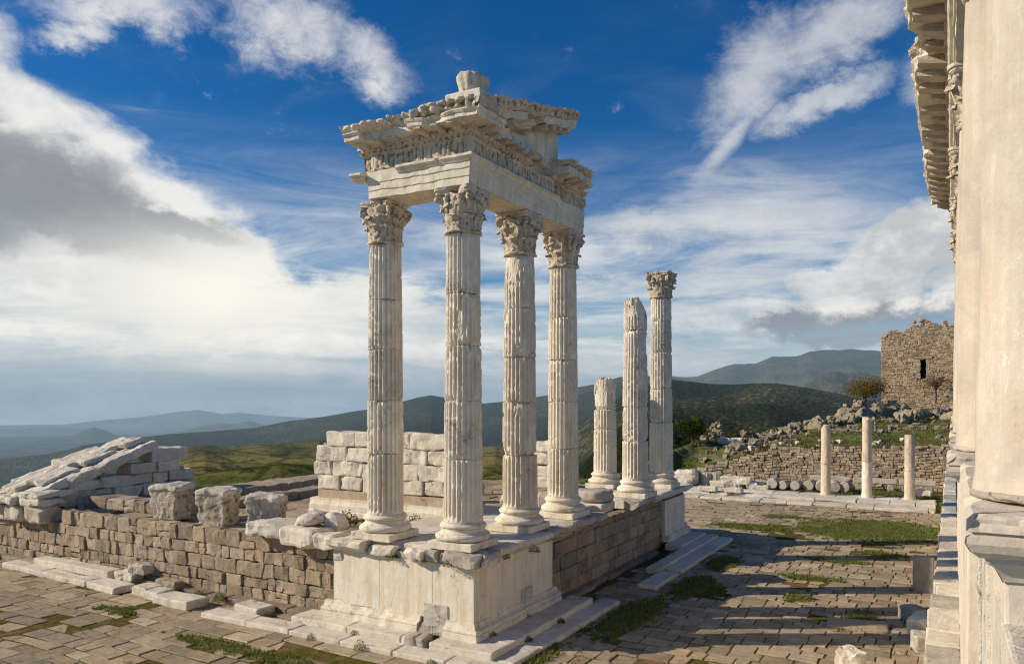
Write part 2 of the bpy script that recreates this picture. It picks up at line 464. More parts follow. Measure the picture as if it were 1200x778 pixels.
    layer(1000, [(-900, 700), (480, 640), (540, 596), (580, 584), (640, 590), (700, 575), (760, 600), (1400, 700)], .12, .2, 14, (.06, .07, .028), .6)
    alb0 = np.where((Y < 46.5)[..., None], np.array((1.12, .84, .80)), np.array((1., 1., 1.)))
    zone_near = np.ones(shp)
    far = (RR > B)
    zfar = np.maximum(cone, np.where(RR > 320, Z, -1e6))
    iscone = far & (cone >= np.where(RR > 320, Z, -1e6))
    Zf = np.where(far, zfar, zin)
    alb = np.where((~far | iscone)[..., None], alb0, alb)
    zone_near = np.where(far & ~iscone, 0., 1.)
    V = np.stack([X, Y, Zf], 2).reshape(-1, 3)
    nu, nv = shp
    F = gridF(nu, nv)[:, ::-1]
    mb = MB(); mb.add(V, F, alb.reshape(-1, 3))
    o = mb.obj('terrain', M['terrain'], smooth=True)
    at = o.data.attributes.new('zone', 'FLOAT_COLOR', 'POINT')
    zz = np.stack([zone_near.ravel(), forest.ravel(), np.zeros(nu * nv), np.ones(nu * nv)], 1)
    at.data.foreach_set('color', zz.astype(np.float32).ravel())
    kind(o, 'structure')
    return Zf, ph, rr
_Z, _ph, _rr = build_terrain()
def ground_z(x, y):
    a = atan2(x, y) + TH; r = sqrt(x * x + y * y)
    i = int(np.clip(np.searchsorted(_ph, a) - 1, 0, len(_ph) - 2)); j = int(np.clip(np.searchsorted(_rr, r) - 1, 0, len(_rr) - 2))
    s = (a - _ph[i]) / (_ph[i + 1] - _ph[i]); t = (r - _rr[j]) / (_rr[j + 1] - _rr[j])
    return float((_Z[i, j] * (1 - t) + _Z[i, j + 1] * t) * (1 - s) + (_Z[i + 1, j] * (1 - t) + _Z[i + 1, j + 1] * t) * s)

# ------------------------------------------------------------------ PLAZA PAVING
GRASS_SPOTS = []   # (x, y, rx, ry) where turf covers the paving
GRASS_SPOTS += [(-3.2, 38.9, 3.0, 3.0), (-8.3, 37.0, 1.5, .8), (-7.6, 41.0, .9, .4), (-4.2, 27.5, .9, .35), (-3.6, 30.9, .9, .3), (-2.2, 22.9, .45, .8), (-4.0, 24.5, .35, .4),
                (-7.7, 20.2, .55, 2.2), (-7.2, 24.5, .5, 1.5), (-7.3, 28.4, .5, 1.2), (-2.4, 33.0, .9, .3), (-15.6, 12.9, 1.4, .3), (-13.4, 12.9, .9, .3), (-20.6, 13.6, .8, .22), (-8.4, 16.2, .35, .8)]
def turf_at(x, y):
    m = -1
    for (a, b, c, d) in GRASS_SPOTS:
        m = max(m, 1 - sqrt(((x - a) / c) ** 2 + ((y - b) / d) ** 2))
    return m
def build_paving():
    rg = random.Random(5)
    mb = MB()
    F = [[8, 9, 10, 11], [4, 5, 9, 8], [5, 6, 10, 9], [6, 7, 11, 10], [7, 4, 8, 11], [0, 1, 5, 4], [1, 2, 6, 5], [2, 3, 7, 6], [3, 0, 4, 7]]
    wob = lambda x, y: .14 * sin(x * .35 + y * .2) + .05 * sin(x * .9 + y * .6)
    y = 6.0
    rowi = 0
    while y < 46.1:
        hgt = rg.uniform(.38, .60)
        if y + hgt > 46.1: hgt = 46.15 - y
        x = -42 + rg.uniform(0, 1)
        split = rg.random() < .0
        while x < -.1:
            w = (rg.uniform(.45, 1.1) if rg.random() < .8 else rg.uniform(1.0, 1.5)) if x < -10.5 else rg.uniform(.30, .80)
            cx, cy = x + w / 2, y + hgt / 2
            inside = (-33 < cx < -9.6 and cy > 16.2 and cy < 33.2)
            near_l = cy < 16.2
            bare = turf_at(cx, cy)
            miss = fbm(np.array([[cx, cy, 0.]]), .45, 3, 17)[0]
            if inside or (bare > .35) or (miss > .55 and rg.random() < .8) or rg.random() < .015:
                x += w; continue
            gap = rg.uniform(.008, .032) + (.015 if rg.random() < .15 else 0)
            j = .035
            gx = gap * .75; gy = gap * 1.05 + .004
            c = [(x + gx, y + gy), (x + w - gx, y + gy), (x + w - gx, y + hgt - gy), (x + gx, y + hgt - gy)]
            c = [(px + rg.uniform(-j, j) * .35, py + rg.uniform(-j, j) * .5 + wob(px, y)) for px, py in c]
            sunk = -.018 if miss > .35 else 0
            z = rg.gauss(0, .007) + sunk + (rg.uniform(.0, .03) if rg.random() < .06 else 0)
            tx, ty = rg.gauss(0, .010), rg.gauss(0, .009)
            mx, my = cx, cy
            b = rg.uniform(.012, .03)
            V = []
            for (zz, ins) in ((-.09, 0), (-b, 0), (0, b)):
                for (px, py) in c:
                    qx = px + (mx - px) * ins / max(w, .3); qy = py + (my - py) * ins / max(hgt, .3)
                    V.append((qx, qy, z + zz + (tx * (qx - mx) + ty * (qy - my) if zz > -.08 else 0)))
            l = rg.uniform(.72, 1.28); hu = rg.uniform(-.06, .05)
            if rg.random() < .06: l *= 1.22
            mb.add(V, F, (l * (1 + hu), l, l * (1 - hu)))
            x += w
        y += hgt; rowi += 1
    o = mb.obj('paving', M['paver']); kind(o, 'structure')
build_paving()

def blades(mb, cx, cy, z, n, rx, ry, h=.09, rg=RNG, zf=None, tl=(.7, 1.3), w=.012):
    V = []; F = []; T = []
    for k in range(n):
        a = rg.uniform(0, 2 * pi); q = sqrt(rg.random())
        x = cx + cos(a) * q * rx; y = cy + sin(a) * q * ry
        zz = zf(x, y) if zf else z
        hh = h * rg.uniform(.4, 1.25); b = rg.uniform(0, 2 * pi); lx, ly = cos(b) * hh * .5, sin(b) * hh * .5
        px, py = -sin(b) * w, cos(b) * w
        n0 = len(V)
        V += [(x - px, y - py, zz - .01), (x + px, y + py, zz - .01), (x + lx * .4 + px * .7, y + ly * .4 + py * .7, zz + hh * .6), (x + lx, y + ly, zz + hh)]
        F.append([n0, n0 + 1, n0 + 2, n0 + 3])
        t = rg.uniform(*tl); T += [(t, t, t)] * 4
    mb.add(np.array(V), F, np.array(T))

def build_turf():
    rg = random.Random(8)
    mb = MB(); mat = MB()
    for (cx, cy, rx, ry) in GRASS_SPOTS:
        # a low earth-and-moss mat with a ragged rim, blades on top
        nr, na = 7, 48
        V = []
        for i in range(na):
            a = i * 2 * pi / na
            wob = 1 + .22 * sin(a * 3 + cx) + .16 * sin(a * 7 + cy * 2) + rg.uniform(-.10, .10)
            for jx in range(nr):
                q = jx / (nr - 1)
                V.append((cx + cos(a) * rx * q * wob, cy + sin(a) * ry * q * wob, .022 * (1 - q ** 3) - .028 * q ** 4 + .006 * rg.random()))
        mat.add(V, gridF(na, nr, True)[:, ::-1], rg.uniform(.8, 1.15))
        area = pi * rx * ry
        blades(mb, cx, cy, .012, int(min(9000, area * 560)), rx * 1.08, ry * 1.08, .085, rg, tl=(.5, 1.5))
        for _ in range(int(8 + area * 6)):
            a = rg.uniform(0, 2 * pi); q = rg.uniform(.8, 1.5)
            blades(mb, cx + cos(a) * rx * q, cy + sin(a) * ry * q, .0, 24, .10, .07, .06, rg)
    # weeds along the joints
    for k in range(1100):
        x = rg.uniform(-11, -.9) if rg.random() < .75 else rg.uniform(-30, -9)
        y = rg.uniform(15, 42) if x > -9 else rg.uniform(8.5, 14.2)
        if x < -8.6 and y > 14.2: continue
        if fbm(np.array([[x, y, 0.]]), .4, 2, 90)[0] < .0: continue
        blades(mb, x, y, -.01, 12, rg.uniform(.06, .28), .035, .045, rg, w=.008)
    mm, g = newmat('moss_mat')
    P = g.n('ShaderNodeNewGeometry').outputs['Position']
    f = g.noise(P, 7, 6, .75); f2 = g.noise(P, 1.8, 4, .6)
    c = g.mix(g.ramp(f, .35, .65), (.09, .095, .03), (.15, .145, .05))
    c = g.mix(g.ramp(f2, .45, .62), c, (.21, .17, .10))
    g.out(c, .95, g.bump(f, .8, .06), .1)
    o = mat.obj('moss', mm, smooth=True); kind(o, 'stuff', 'green moss patches grown over the plaza paving')
    o = mb.obj('grass', M['grass']); kind(o, 'stuff', 'short grass in patches and joints of the plaza paving')
build_turf()

# ------------------------------------------------------------------ generic wall of blocks
def block_wall(mb, A, B, nout, z0, topf, ch=(.3, .45), bl=(.3, .75), depth=.35, seed=1, r=.03, amp=.018, n=4, skip=None, tl=(.72, 1.22), hue=.06, outj=.03, cuts=1, wobble=.0):
    rg = random.Random(seed)
    A = np.array(A, float); B = np.array(B, float); nout = np.array(nout, float)
    L = np.linalg.norm(B - A); d = (B - A) / L; rz = atan2(d[1], d[0])
    z = z0; k = 0
    zmax = max(topf(t * L) for t in np.linspace(0, 1, 60))
    while z < zmax - .05:
        h = rg.uniform(*ch); s = rg.uniform(-.4, 0)
        if zmax - (z + h) < ch[0] * .5: h = zmax - z
        if z + h > zmax: h = zmax - z
        while s < L:
            w = rg.uniform(*bl); a, b = max(s, 0), min(s + w, L); s += w
            if b - a < .06: continue
            mid = (a + b) / 2
            tp = topf(mid)
            if z + h * .55 > tp: continue
            hh = h
            z1 = z
            if skip and skip(mid, z + h / 2): continue
            sub = [(z1, hh)]
            if rg.random() < .07 and hh > .28: f = rg.uniform(.4, .6); sub = [(z1, hh * f), (z1 + hh * f, hh * (1 - f))]
            for (zz, h2) in sub:
                gap = rg.uniform(.004, .018)
                V, F = stone((b - a - gap, depth, h2 - gap), seed * 1000 + k, r, n, amp, cuts if rg.random() < .45 else 0, freq=3.5, cutd=.82); k += 1
                V = rot(V, rz + (rg.gauss(0, .012)))
                c = A + d * mid + nout * (-depth / 2 + rg.gauss(0, outj) * .6)
                V = V + np.array([c[0], c[1], zz + h2 / 2])
                if wobble: V[:, 2] += wobble * np.sin(V[:, 0] * 1.3 + zz) + wobble * .8 * np.sin(V[:, 0] * 3.1 + zz * 2)
                l = rg.uniform(*tl); hu = rg.uniform(-hue, hue)
                mb.add(V, F, (l * (1 + hu), l, l * (1 - hu)))
        z += h

# ------------------------------------------------------------------ COLUMNS
Z_ST = 2.33
def base_parts(x, y, z, parent, R=.488, plinth_h=.19, seed=0, mat=None, chip=.012):
    mat = mat or M['marble_clean']
    mb = MB()
    V, F = stone((1.27, 1.27, plinth_h), seed + 1, .018, 10, chip, 2, freq=2.5, cutd=.9)
    mb.add(V + np.array([x, y, z + plinth_h / 2]), F)
    mb.obj('plinth', mat, parent)
    h = .44; k = R
    P = [(.2, 0), (k * 1.22, 0)]
    for a in np.linspace(-90, 90, 9): P.append((k * 1.24 + .085 * cos(radians(a)), .09 + .085 * sin(radians(a))))
    P += [(k * 1.20, .18), (k * 1.20, .20)]
    for a in np.linspace(0, 1, 7): P.append((k * (1.20 - .10 * sin(pi * a * .9)) - .02 * a, .20 + .09 * a))
    P += [(k * 1.10, .292), (k * 1.10, .305)]
    for a in np.linspace(-90, 90, 7): P.append((k * 1.09 + .05 * cos(radians(a)), .355 + .05 * sin(radians(a))))
    P += [(k * 1.06, .41), (k * 1.06, .43), (k * 1.03, h), (.15, h)]
    V, F = lathe(P, 72)
    V = V + np.array([x, y, z + plinth_h])
    V = V + vfbm(V, 4.0, 3, seed + 5) * chip * .9
    mb = MB(); mb.add(V, F); mb.obj('base', mat, parent, True)
    return z + plinth_h + h

def shaft_radius(z, z0, z1, R0=.49, R1=.425):
    t = np.clip((z - z0) / (z1 - z0), 0, 1)
    return R0 + (R1 - R0) * (t ** 1.35)

def drum(x, y, z0, z1, zb, zt, parent, seed, dmg=.3, mat=None, brk=None, R0=.49, R1=.425, rot0=0., dr=1.0, tint=1.0, off=(0, 0)):
    """one fluted drum; dmg 0..1 how much of the fluting is spalled away; brk(x,y) optional broken top surface."""
    nfl = 24; per = 7; seg = nfl * per
    rows = max(6, int((z1 - z0) / .05))
    z = np.concatenate([[z0], np.linspace(z0 + .012, z1 - .012, rows), [z1]])
    a = np.arange(seg) * 2 * pi / seg + rot0
    ph = (np.arange(seg) % per) / per
    A, Zg = np.meshgrid(a, z, indexing='ij'); PHh = np.repeat(ph[:, None], len(z), 1)
    R = shaft_radius(Zg, zb, zt, R0, R1) * dr
    dep = np.where(PHh > .13, np.sin(pi * np.clip((PHh - .13) / .87, 0, 1)) ** .65, 0)
    fade = 1.0
    if z0 - zb < .01: fade = smooth(.02, .16, Zg - zb)
    r = R * (1 - .095 * dep * fade)
    Pn = np.stack([np.cos(A) * R, np.sin(A) * R, Zg], 2).reshape(-1, 3) + np.array([x, y, 0])
    n1 = fbm(Pn * np.array([1, 1, .6]), 2.3, 4, seed).reshape(A.shape)
    n2 = fbm(Pn, 9.0, 3, seed + 3).reshape(A.shape)
    n3 = fbm(Pn * np.array([1.6, 1.6, .7]), 2.6, 3, seed + 8).reshape(A.shape)
    th = .95 - 1.05 * dmg
    m = smooth(th, th + .10, n1 + .12 * n2)
    rb = R * (.918 - .035 * np.clip(n1 - th, 0, 1) + .022 * n2 + .018 * n3)
    r = r * (1 - m) + np.minimum(rb, R) * m
    # small knocks on the arrises
    kn = smooth(.35 - .25 * dmg, .6, n2) * (1 - dep)
    r = r - kn * R * .045
    e = np.minimum(Zg - z0, z1 - Zg)
    chip = smooth(.05, .5, n1 * .6 + n3 * .7 + .25 * dmg) * np.exp(-(e / (.05 + .05 * dmg)) ** 2)
    r = r - chip * R * (.09 + .15 * dmg)
    r = np.where(e < .004, r * .95, r)
    X = x + off[0] + np.cos(A) * r; Y = y + off[1] + np.sin(A) * r
    Zv = Zg.copy()
    tn = np.ones(A.shape) * tint * (1 + .06 * n3) * (1 + .10 * m)
    if brk is not None:
        zt_ = brk(X - x, Y - y) + .05 * n2
        over = smooth(0, .02, Zv - zt_)
        Zv = np.minimum(Zv, zt_)
    V = np.stack([X, Y, Zv], 2).reshape(-1, 3)
    F = gridF(seg, len(z), True).tolist()
    nz = len(z)
    T = np.repeat(tn.reshape(-1, 1), 3, 1)
    # caps with inner rings
    top = V.reshape(seg, nz, 3)[:, -1]
    allV = [V]; allT = [T]; base = len(V); prev = [i * nz + nz - 1 for i in range(seg)]
    for q, f in enumerate((.66, .33, .02)):
        cx, cy = x + off[0], y + off[1]
        px = cx + (top[:, 0] - cx) * f; py = cy + (top[:, 1] - cy) * f
        if brk is not None: pz = np.minimum(brk(px - x, py - y) + .05 * fbm(np.stack([px, py, px * 0], 1), 9, 3, seed), z1)
        else: pz = np.full(seg, z1)
        allV.append(np.stack([px, py, pz], 1)); allT.append(np.ones((seg, 3)) * tint)
        cur = [base + i for i in range(seg)]
        for i in range(seg):
            i2 = (i + 1) % seg
            F.append([prev[i], prev[i2], cur[i2], cur[i]])
        prev = cur; base += seg
    F.append(prev)
    mb = MB(); mb.add(np.concatenate(allV), F, np.concatenate(allT))
    return mb.obj('drum', mat or M['marble'], parent, False)

def densify_open(prof, step):
    out = []
    for i in range(len(prof) - 1):
        a = np.array(prof[i], float); b = np.array(prof[i + 1], float); m = max(1, int(np.linalg.norm(b - a) / step))
        for k in range(m): out.append(a + (b - a) * k / m)
    out.append(np.array(prof[-1], float))
    return np.array(out)

def leaf_geo(w, h, rb, curl, tiltb, seed):
    """an acanthus leaf seen along +x: rb(t) bell radius at height t*h; returns V,F."""
    nt, ns = 16, 9
    V = np.zeros((nt, ns, 3))
    for i in range(nt):
        t = i / (nt - 1)
        rad = rb(min(t, .9) * h) + .018 + .03 * t + curl * max(0, t - .55) ** 1.5 * 2.0
        zz = h * (min(t, .86) + (-.9 * (t - .86) if t > .86 else 0))
        ww = w * (1 - .35 * t ** 2) * (.74 + .36 * abs(sin(t * pi * 3.5))) * (1 if t < .85 else 1 - (t - .85) * 1.8)
        for j in range(ns):
            s = j / (ns - 1) * 2 - 1
            back = .045 * s * s - (.022 if j == ns // 2 else 0) + .022 * (j % 2) + .02 * abs(sin(t * pi * 3.5))
            V[i, j] = (rad - back, s * ww / 2, zz)
    return V.reshape(-1, 3), gridF(nt, ns)

def capital(x, y, z0, z1, parent, r0=.40, W=.545, seed=0, wear=.02, broken=0.0, mat=None, small=False, rz=0.):
    """Corinthian capital: bell with two rows of leaves, corner volutes and a concave abacus."""
    mat = mat or M['carved']
    h = z1 - z0; ab = h * .14
    rg = random.Random(seed)
    rb = lambda q: r0 * (.98 + .03 * (q / h) + .30 * (q / h) ** 3)
    mb = MB()
    prof = [(.05, 0), (r0 * 1.02, 0), (r0 * 1.09, .02), (r0 * 1.09, .06), (r0 * 1.0, .075)] + [(rb(q), q) for q in np.linspace(.09, h - ab, 9)] + [(.05, h - ab)]
    V, F = lathe(densify_open(prof, .035), 30 if small else 72); V = V + V * np.array([1, 1, 0]) * (.10 * fbm(V + seed, 8, 3, seed))[:, None]; mb.add(V, F)
    for row, (n, hh, w, cu, ph) in enumerate(((8, h * .42, r0 * .92, .24 * r0 / .4, 0), (8, h * .72, r0 * .86, .22 * r0 / .4, pi / 8))):
        for k in range(n):
            if rg.random() < broken: continue
            V, F = leaf_geo(w, hh * rg.uniform(.9, 1.05), rb, cu * rg.uniform(.6, 1.2), 0, k)
            V = rot(V, ph + k * 2 * pi / n); V[:, 2] += .07
            mb.add(V, F)
    # caulicoli stalks under each face
    for k in range(8):
        a = k * pi / 4 + pi / 8
        if rg.random() < broken: continue
        zs = np.linspace(h * .45, h * .80, 7)
        pts = [((rb(q) + .03) * cos(a), (rb(q) + .03) * sin(a), q) for q in zs]
        V, F = tube(pts, np.linspace(.035, .055, 7) * (r0 / .4), 6); mb.add(V, F)
    Vs = np.concatenate(mb.V); Vs = rot(Vs, rz) + np.array([x, y, z0])
    Vs = Vs + vfbm(Vs, 6.0, 3, seed + 40) * wear
    m2 = MB(); m2.add(Vs, mb.F); cap = m2.obj('capital', mat, parent, True)
    # volutes
    kk = r0 / .4
    for k in range(4):
        a = pi / 4 + k * pi / 2 + rz
        if rg.random() < broken: continue
        pts = []; rad = []
        for q in np.linspace(0, 1, 18):
            th = pi * .75 - q * 2.1 * pi; rr = .085 * (1 - q * .75) * kk
            pts.append((r0 * 1.38 + rr * cos(th), 0, h - ab - .10 * kk + rr * sin(th))); rad.append(.055 * (1 - .35 * q) * kk)
        start = [(rb(h * .52) + .0, 0, h * .50), (rb(h * .64) + .05 * kk, 0, h * .64)]
        P = rot(np.array(start + pts), a) + np.array([x, y, z0])
        V, F = tube(P, [.05 * kk, .06 * kk] + rad, 8)
        V = V + vfbm(V, 7, 2, seed + k) * wear
        m3 = MB(); m3.add(V, F); m3.obj('volute', mat, cap, True)
    # abacus
    n = 64; out = []
    for k in range(n):
        a = 2 * pi * k / n; b = (a + pi / 4) % (pi / 2) - pi / 4
        rs = W / cos(b) * (1 - .16 * cos(2 * b) ** 2) if abs(b) < .70 else W * 1.29
        rs = min(rs, W * 1.27)
        if abs(b) < .12: rs += .05
        out.append((a, rs))
    V = []; levels = [(.90, 0), (.95, .02), (.95, ab * .45), (1.0, ab * .55), (1.0, ab), (.5, ab)]
    for (a, rs) in out:
        for (f, q) in levels: V.append((cos(a) * rs * f, sin(a) * rs * f, h - ab + q))
    V = rot(np.array(V), rz) + np.array([x, y, z0])
    F = gridF(n, len(levels), True).tolist(); F.append([k * len(levels) for k in range(n)][::-1]); F.append([k * len(levels) + len(levels) - 1 for k in range(n)])
    dn = fbm(V, 2.2, 3, seed + 77)
    cc = np.array([x, y, 0]); V = V - (V - cc) * np.array([1, 1, 0]) * (np.clip(dn - (.45 - broken), 0, 1) * .5)[:, None]
    V = V + vfbm(V, 6, 3, seed + 9) * wear * .8
    m4 = MB(); m4.add(V, F); m4.obj('abacus', mat, cap, False)
    return cap

def fluted_column(x, y, label, seed, joints, ztop=10.05, captop=11.15, cap=True, dmg=None, brk=None, group='fluted marble columns of the ruined temple', broken=.1, zs=Z_ST, mats=None, offs=None):
    root = empty('fluted_column', (x, y, zs), label, 'column', group)
    zb = base_parts(x, y, zs, root, seed=seed)
    J = [zb] + [j for j in joints] + [ztop]
    rg = random.Random(seed)
    for k in range(len(J) - 1):
        d = dmg[k] if dmg else .3
        mt = M['marble_clean'] if (mats and mats[k]) else M['marble']
        last = (k == len(J) - 2)
        drum(x, y, J[k], J[k + 1], zb, 10.05, root, seed * 13 + k * 5, d, mt, brk if last else None, rot0=rg.uniform(-.01, .01), dr=rg.uniform(.975, 1.012), tint=rg.uniform(.86, 1.08), off=(rg.gauss(0, .005), rg.gauss(0, .005)))
    if cap: capital(x, y, ztop, captop, root, r0=.43, W=.565, seed=seed, broken=broken, wear=.032)
    return root

CX = -10.6
fluted_column(CX, 16.2, 'tall fluted column at the near corner of the temple, under the corner of the entablature', 1, [4.5, 5.95, 7.30, 8.58], dmg=[.10, .42, .36, .55, .30], mats=[1, 0, 0, 1, 0])
fluted_column(CX, 19.1, 'fluted column with a smooth spalled band on its shaft, right of the corner column', 2, [4.42, 5.9, 7.15, 8.5], dmg=[.06, .80, .22, .5, .72], mats=[1, 0, 0, 0, 0], ztop=9.98)
fluted_column(CX, 21.9, 'fluted column under the right-hand end of the entablature with a battered capital', 3, [4.45, 5.9, 7.2, 8.5], dmg=[.08, .12, .42, .30, .42], mats=[1, 1, 0, 1, 0], broken=.3)
fluted_column(-13.13, 16.3, 'leftmost fluted column under the left end of the entablature', 4, [4.55, 5.95, 7.28, 8.6], dmg=[.08, .38, .32, .25, .40], mats=[1, 1, 0, 0, 0], broken=.2)
fluted_column(CX + .05, 31.1, 'tall thin-looking fluted column standing free with its capital, at the far end of the podium', 5, [5.0, 6.4, 7.9, 9.2], ztop=10.15, captop=11.2, dmg=[.1, .25, .45, .5, .4], mats=[1, 0, 0, 0, 0])
fluted_column(CX + .2, 27.7, 'broken fluted column without capital, its top split diagonally', 6, [4.4, 5.7, 7.15, 8.55], ztop=9.95, cap=False, dmg=[.1, .62, .30, .66, .5],
              brk=lambda dx, dy: 9.72 - .9 * np.maximum(0, dx * .8 + dy * .45 - .05) * 2.2 + .15 * dx, mats=[1, 0, 0, 0, 0])
r_ = fluted_column(-12.55, 29.9, 'short fluted column stump with a narrow broken top, behind the broken column', 7, [4.75, 5.55], ztop=6.95, cap=False, dmg=[.06, .16, .98], mats=[1, 1, 0],
              brk=lambda dx, dy: 6.88 - 1.3 * np.maximum(0, np.abs(dx * .87 + dy * .49 + .02) - .28) - .2 * np.abs(dx))

# ------------------------------------------------------------------ ENTABLATURE
def eroded(V, amp=.02, freq=3.0, seed=0, knock=.0, cen=None):
    V = V + vfbm(V, freq, 3, seed) * amp
    return V
YF, XR = 15.65, -10.05
XL, YE = -13.2, 22.3
def piece(prof, side, a, b, seed, amp=.012, freq=3., mit=False, step=.07, pstep=.06, bite=0., tint=1.0, orn=None):
    """a length of moulding on the front (side 'f', runs in x) or the right face (side 'r', runs in y)."""
    if side == 'f': V, F = sweep(prof, (a, YF), (b, YF), (0, -1), step, pstep, 0, 1 if mit else 0)
    else: V, F = sweep(prof, (XR, a), (XR, b), (1, 0), step, pstep, -1 if mit else 0, 0)
    o = (YF - V[:, 1]) if side == 'f' else (V[:, 0] - XR)
    if bite:
        nb = fbm(V, 1.5, 3, seed + 60)
        k = np.clip(nb - .1, 0, 1) * bite * np.clip(o / .3, 0, 1)
        if side == 'f': V[:, 1] += k
        else: V[:, 0] -= k
    if orn is not None:
        k = orn(V, o)
        if side == 'f': V[:, 1] -= k
        else: V[:, 0] += k
    V = V + vfbm(V, freq, 3, seed) * amp
    return V, F

ent = empty('entablature', (-10.6, 16.3, 11.15), 'carved marble corner entablature with part of a pediment, resting on the four front columns', 'entablature')
arch = [(-1.05, 11.152), (-.12, 11.152), (-.12, 11.165), (-.05, 11.17), (-.05, 11.355), (-.025, 11.365), (-.025, 11.545), (0, 11.56), (0, 11.70), (.03, 11.71), (.07, 11.77), (.12, 11.80), (.12, 11.86), (-1.05, 11.86)]
arch_plain = [p if p[0] < .02 else (.0, p[1]) for p in arch]
def part(geos, name, mat, parent=ent, sm=False, tint=1.0):
    mb = MB()
    for g in geos: mb.add(g[0], g[1], tint)
    return mb.obj(name, mat, parent, sm)
part([piece(arch, 'f', -10.85, XR, 1, .014, mit=True, bite=.06), piece(arch_plain, 'f', XL, -10.86, 2, .018, bite=.14)], 'front_architrave', M['marble_clean'], tint=.97)
part([piece(arch, 'r', YF, 19.0, 3, .014, mit=True, bite=.06)], 'side_architrave', M['marble_clean'], tint=.95)
part([piece(arch, 'r', 19.012, 20.35, 4, .016, bite=.12)], 'side_architrave', M['marble'])
part([piece(arch_plain, 'r', 20.36, YE, 5, .022, bite=.2)], 'side_architrave', M['marble'])
cr = [(-.3, 11.70), (0.005, 11.70), (.04, 11.715), (.08, 11.77), (.13, 11.80), (.13, 11.862), (-.3, 11.862)]
part([piece(cr, 'f', -12.2, -11.0, 6, .014, bite=.16)], 'crown_moulding', M['marble'])
part([piece([(p[0] + .10, p[1] - .05) for p in cr], 'f', -13.62, -13.25, 7, .02, bite=.1)], 'crown_moulding', M['marble'])
def frieze_orn(V, o):
    q = V[:, 0] + V[:, 1]
    s = np.abs(np.sin(q * pi / .15)); z = (V[:, 2] - 11.87) / .45
    P3 = V * np.array([1, 1, .8])
    k = .032 * (s ** .6) * np.sin(pi * np.clip(z, 0, 1)) ** .5 + .035 * fbm(P3, 6, 3, 5) + .06 * np.clip(fbm(P3, 3.1, 2, 8), -1, 1)
    return np.where(o > -.12, k, 0)
fr = [(-.85, 11.864), (-.03, 11.864), (-.03, 11.90), (-.055, 11.94), (-.06, 12.2), (-.02, 12.27), (0.0, 12.30), (-.85, 12.30)]
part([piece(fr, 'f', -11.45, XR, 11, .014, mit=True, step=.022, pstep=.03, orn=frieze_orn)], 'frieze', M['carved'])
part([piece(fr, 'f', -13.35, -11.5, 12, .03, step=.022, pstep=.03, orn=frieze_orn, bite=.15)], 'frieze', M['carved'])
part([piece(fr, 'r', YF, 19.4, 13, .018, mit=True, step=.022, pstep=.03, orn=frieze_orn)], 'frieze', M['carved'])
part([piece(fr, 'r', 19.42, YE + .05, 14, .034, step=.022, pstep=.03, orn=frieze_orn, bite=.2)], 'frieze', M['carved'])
V, F = stone((.16, .16, .43), 455, .02, 8, .015, 0); part([(V + np.array([-10.10, 15.70, 12.08]), F)], 'frieze', M['carved'])
# bed course
bed = [(-.85, 12.302), (.02, 12.302), (.06, 12.34), (.14, 12.36), (.16, 12.40), (.16, 12.43), (-.85, 12.43)]
def dent(V, o):
    q = V[:, 0] + V[:, 1]
    return np.where((o > .0) & (np.sin(q * 2 * pi / .17) < -.2), -.06, 0) + .02 * fbm(V, 6, 2, 3)
part([piece(bed, 'f', -11.6, XR, 21, .014, mit=True, step=.03, orn=dent), ], 'bed_moulding', M['carved'])
part([piece(bed, 'f', -13.4, -11.62, 22, .03, step=.03, orn=dent, bite=.2)], 'bed_moulding', M['carved'])
part([piece(bed, 'r', YF, 18.9, 23, .02, mit=True, step=.03, orn=dent)], 'bed_moulding', M['carved'])
part([piece(bed, 'r', 19.9, YE, 24, .03, step=.03, orn=dent, bite=.2)], 'bed_moulding', M['carved'])
# modillions: brackets under the corona
def modillion(side, q, o0, o1, seed, w=.17, z1=12.51):
    mb = MB()
    pr = []
    L = o1 - o0
    top = [(o0, z1), (o1, z1)]
    for t in np.linspace(0, 1, 8): pr.append((o1 - L * t, z1 - .055 - .085 * (1 - cos(t * pi)) / 2 - .02 * sin(t * 2 * pi)))
    prof = top + pr
    if side == 'f': V, F = sweep(prof, (q - w / 2, YF), (q + w / 2, YF), (0, -1), .05, .05)
    else: V, F = sweep(prof, (XR, q - w / 2), (XR, q + w / 2), (1, 0), .05, .05)
    V = V + vfbm(V, 5, 3, seed) * .022
    mb.add(V, F, random.Random(seed).uniform(.85, 1.08))
    return mb.obj('modillion', M['carved'], ent)
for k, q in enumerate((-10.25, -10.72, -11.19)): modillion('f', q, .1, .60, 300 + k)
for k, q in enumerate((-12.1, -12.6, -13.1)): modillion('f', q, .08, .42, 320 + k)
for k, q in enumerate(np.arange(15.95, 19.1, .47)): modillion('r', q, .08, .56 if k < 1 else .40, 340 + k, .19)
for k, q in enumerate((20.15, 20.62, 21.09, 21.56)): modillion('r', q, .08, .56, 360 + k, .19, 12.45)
cor = [(-.6, 12.435), (.12, 12.435), (.12, 12.515), (.60, 12.515), (.62, 12.53), (.62, 12.63), (.65, 12.64), (.69, 12.685), (.69, 12.71), (-.6, 12.71)]
def cut(prof, mx): return [(min(p[0], mx), p[1]) for p in prof]
part([piece(cor, 'f', -11.45, XR, 31, .035, mit=True, bite=.26)], 'corona', M['marble'])
part([piece(cut(cor, .40), 'f', -12.95, -11.47, 32, .045, bite=.28, freq=2.4)], 'corona', M['marble'])
part([piece([(p[0], p[1] - .03) for p in cor], 'f', -13.42, -12.96, 33, .02)], 'corona', M['marble'])
part([piece(cor, 'r', YF, 16.25, 34, .035, mit=True, bite=.26)], 'corona', M['marble'])
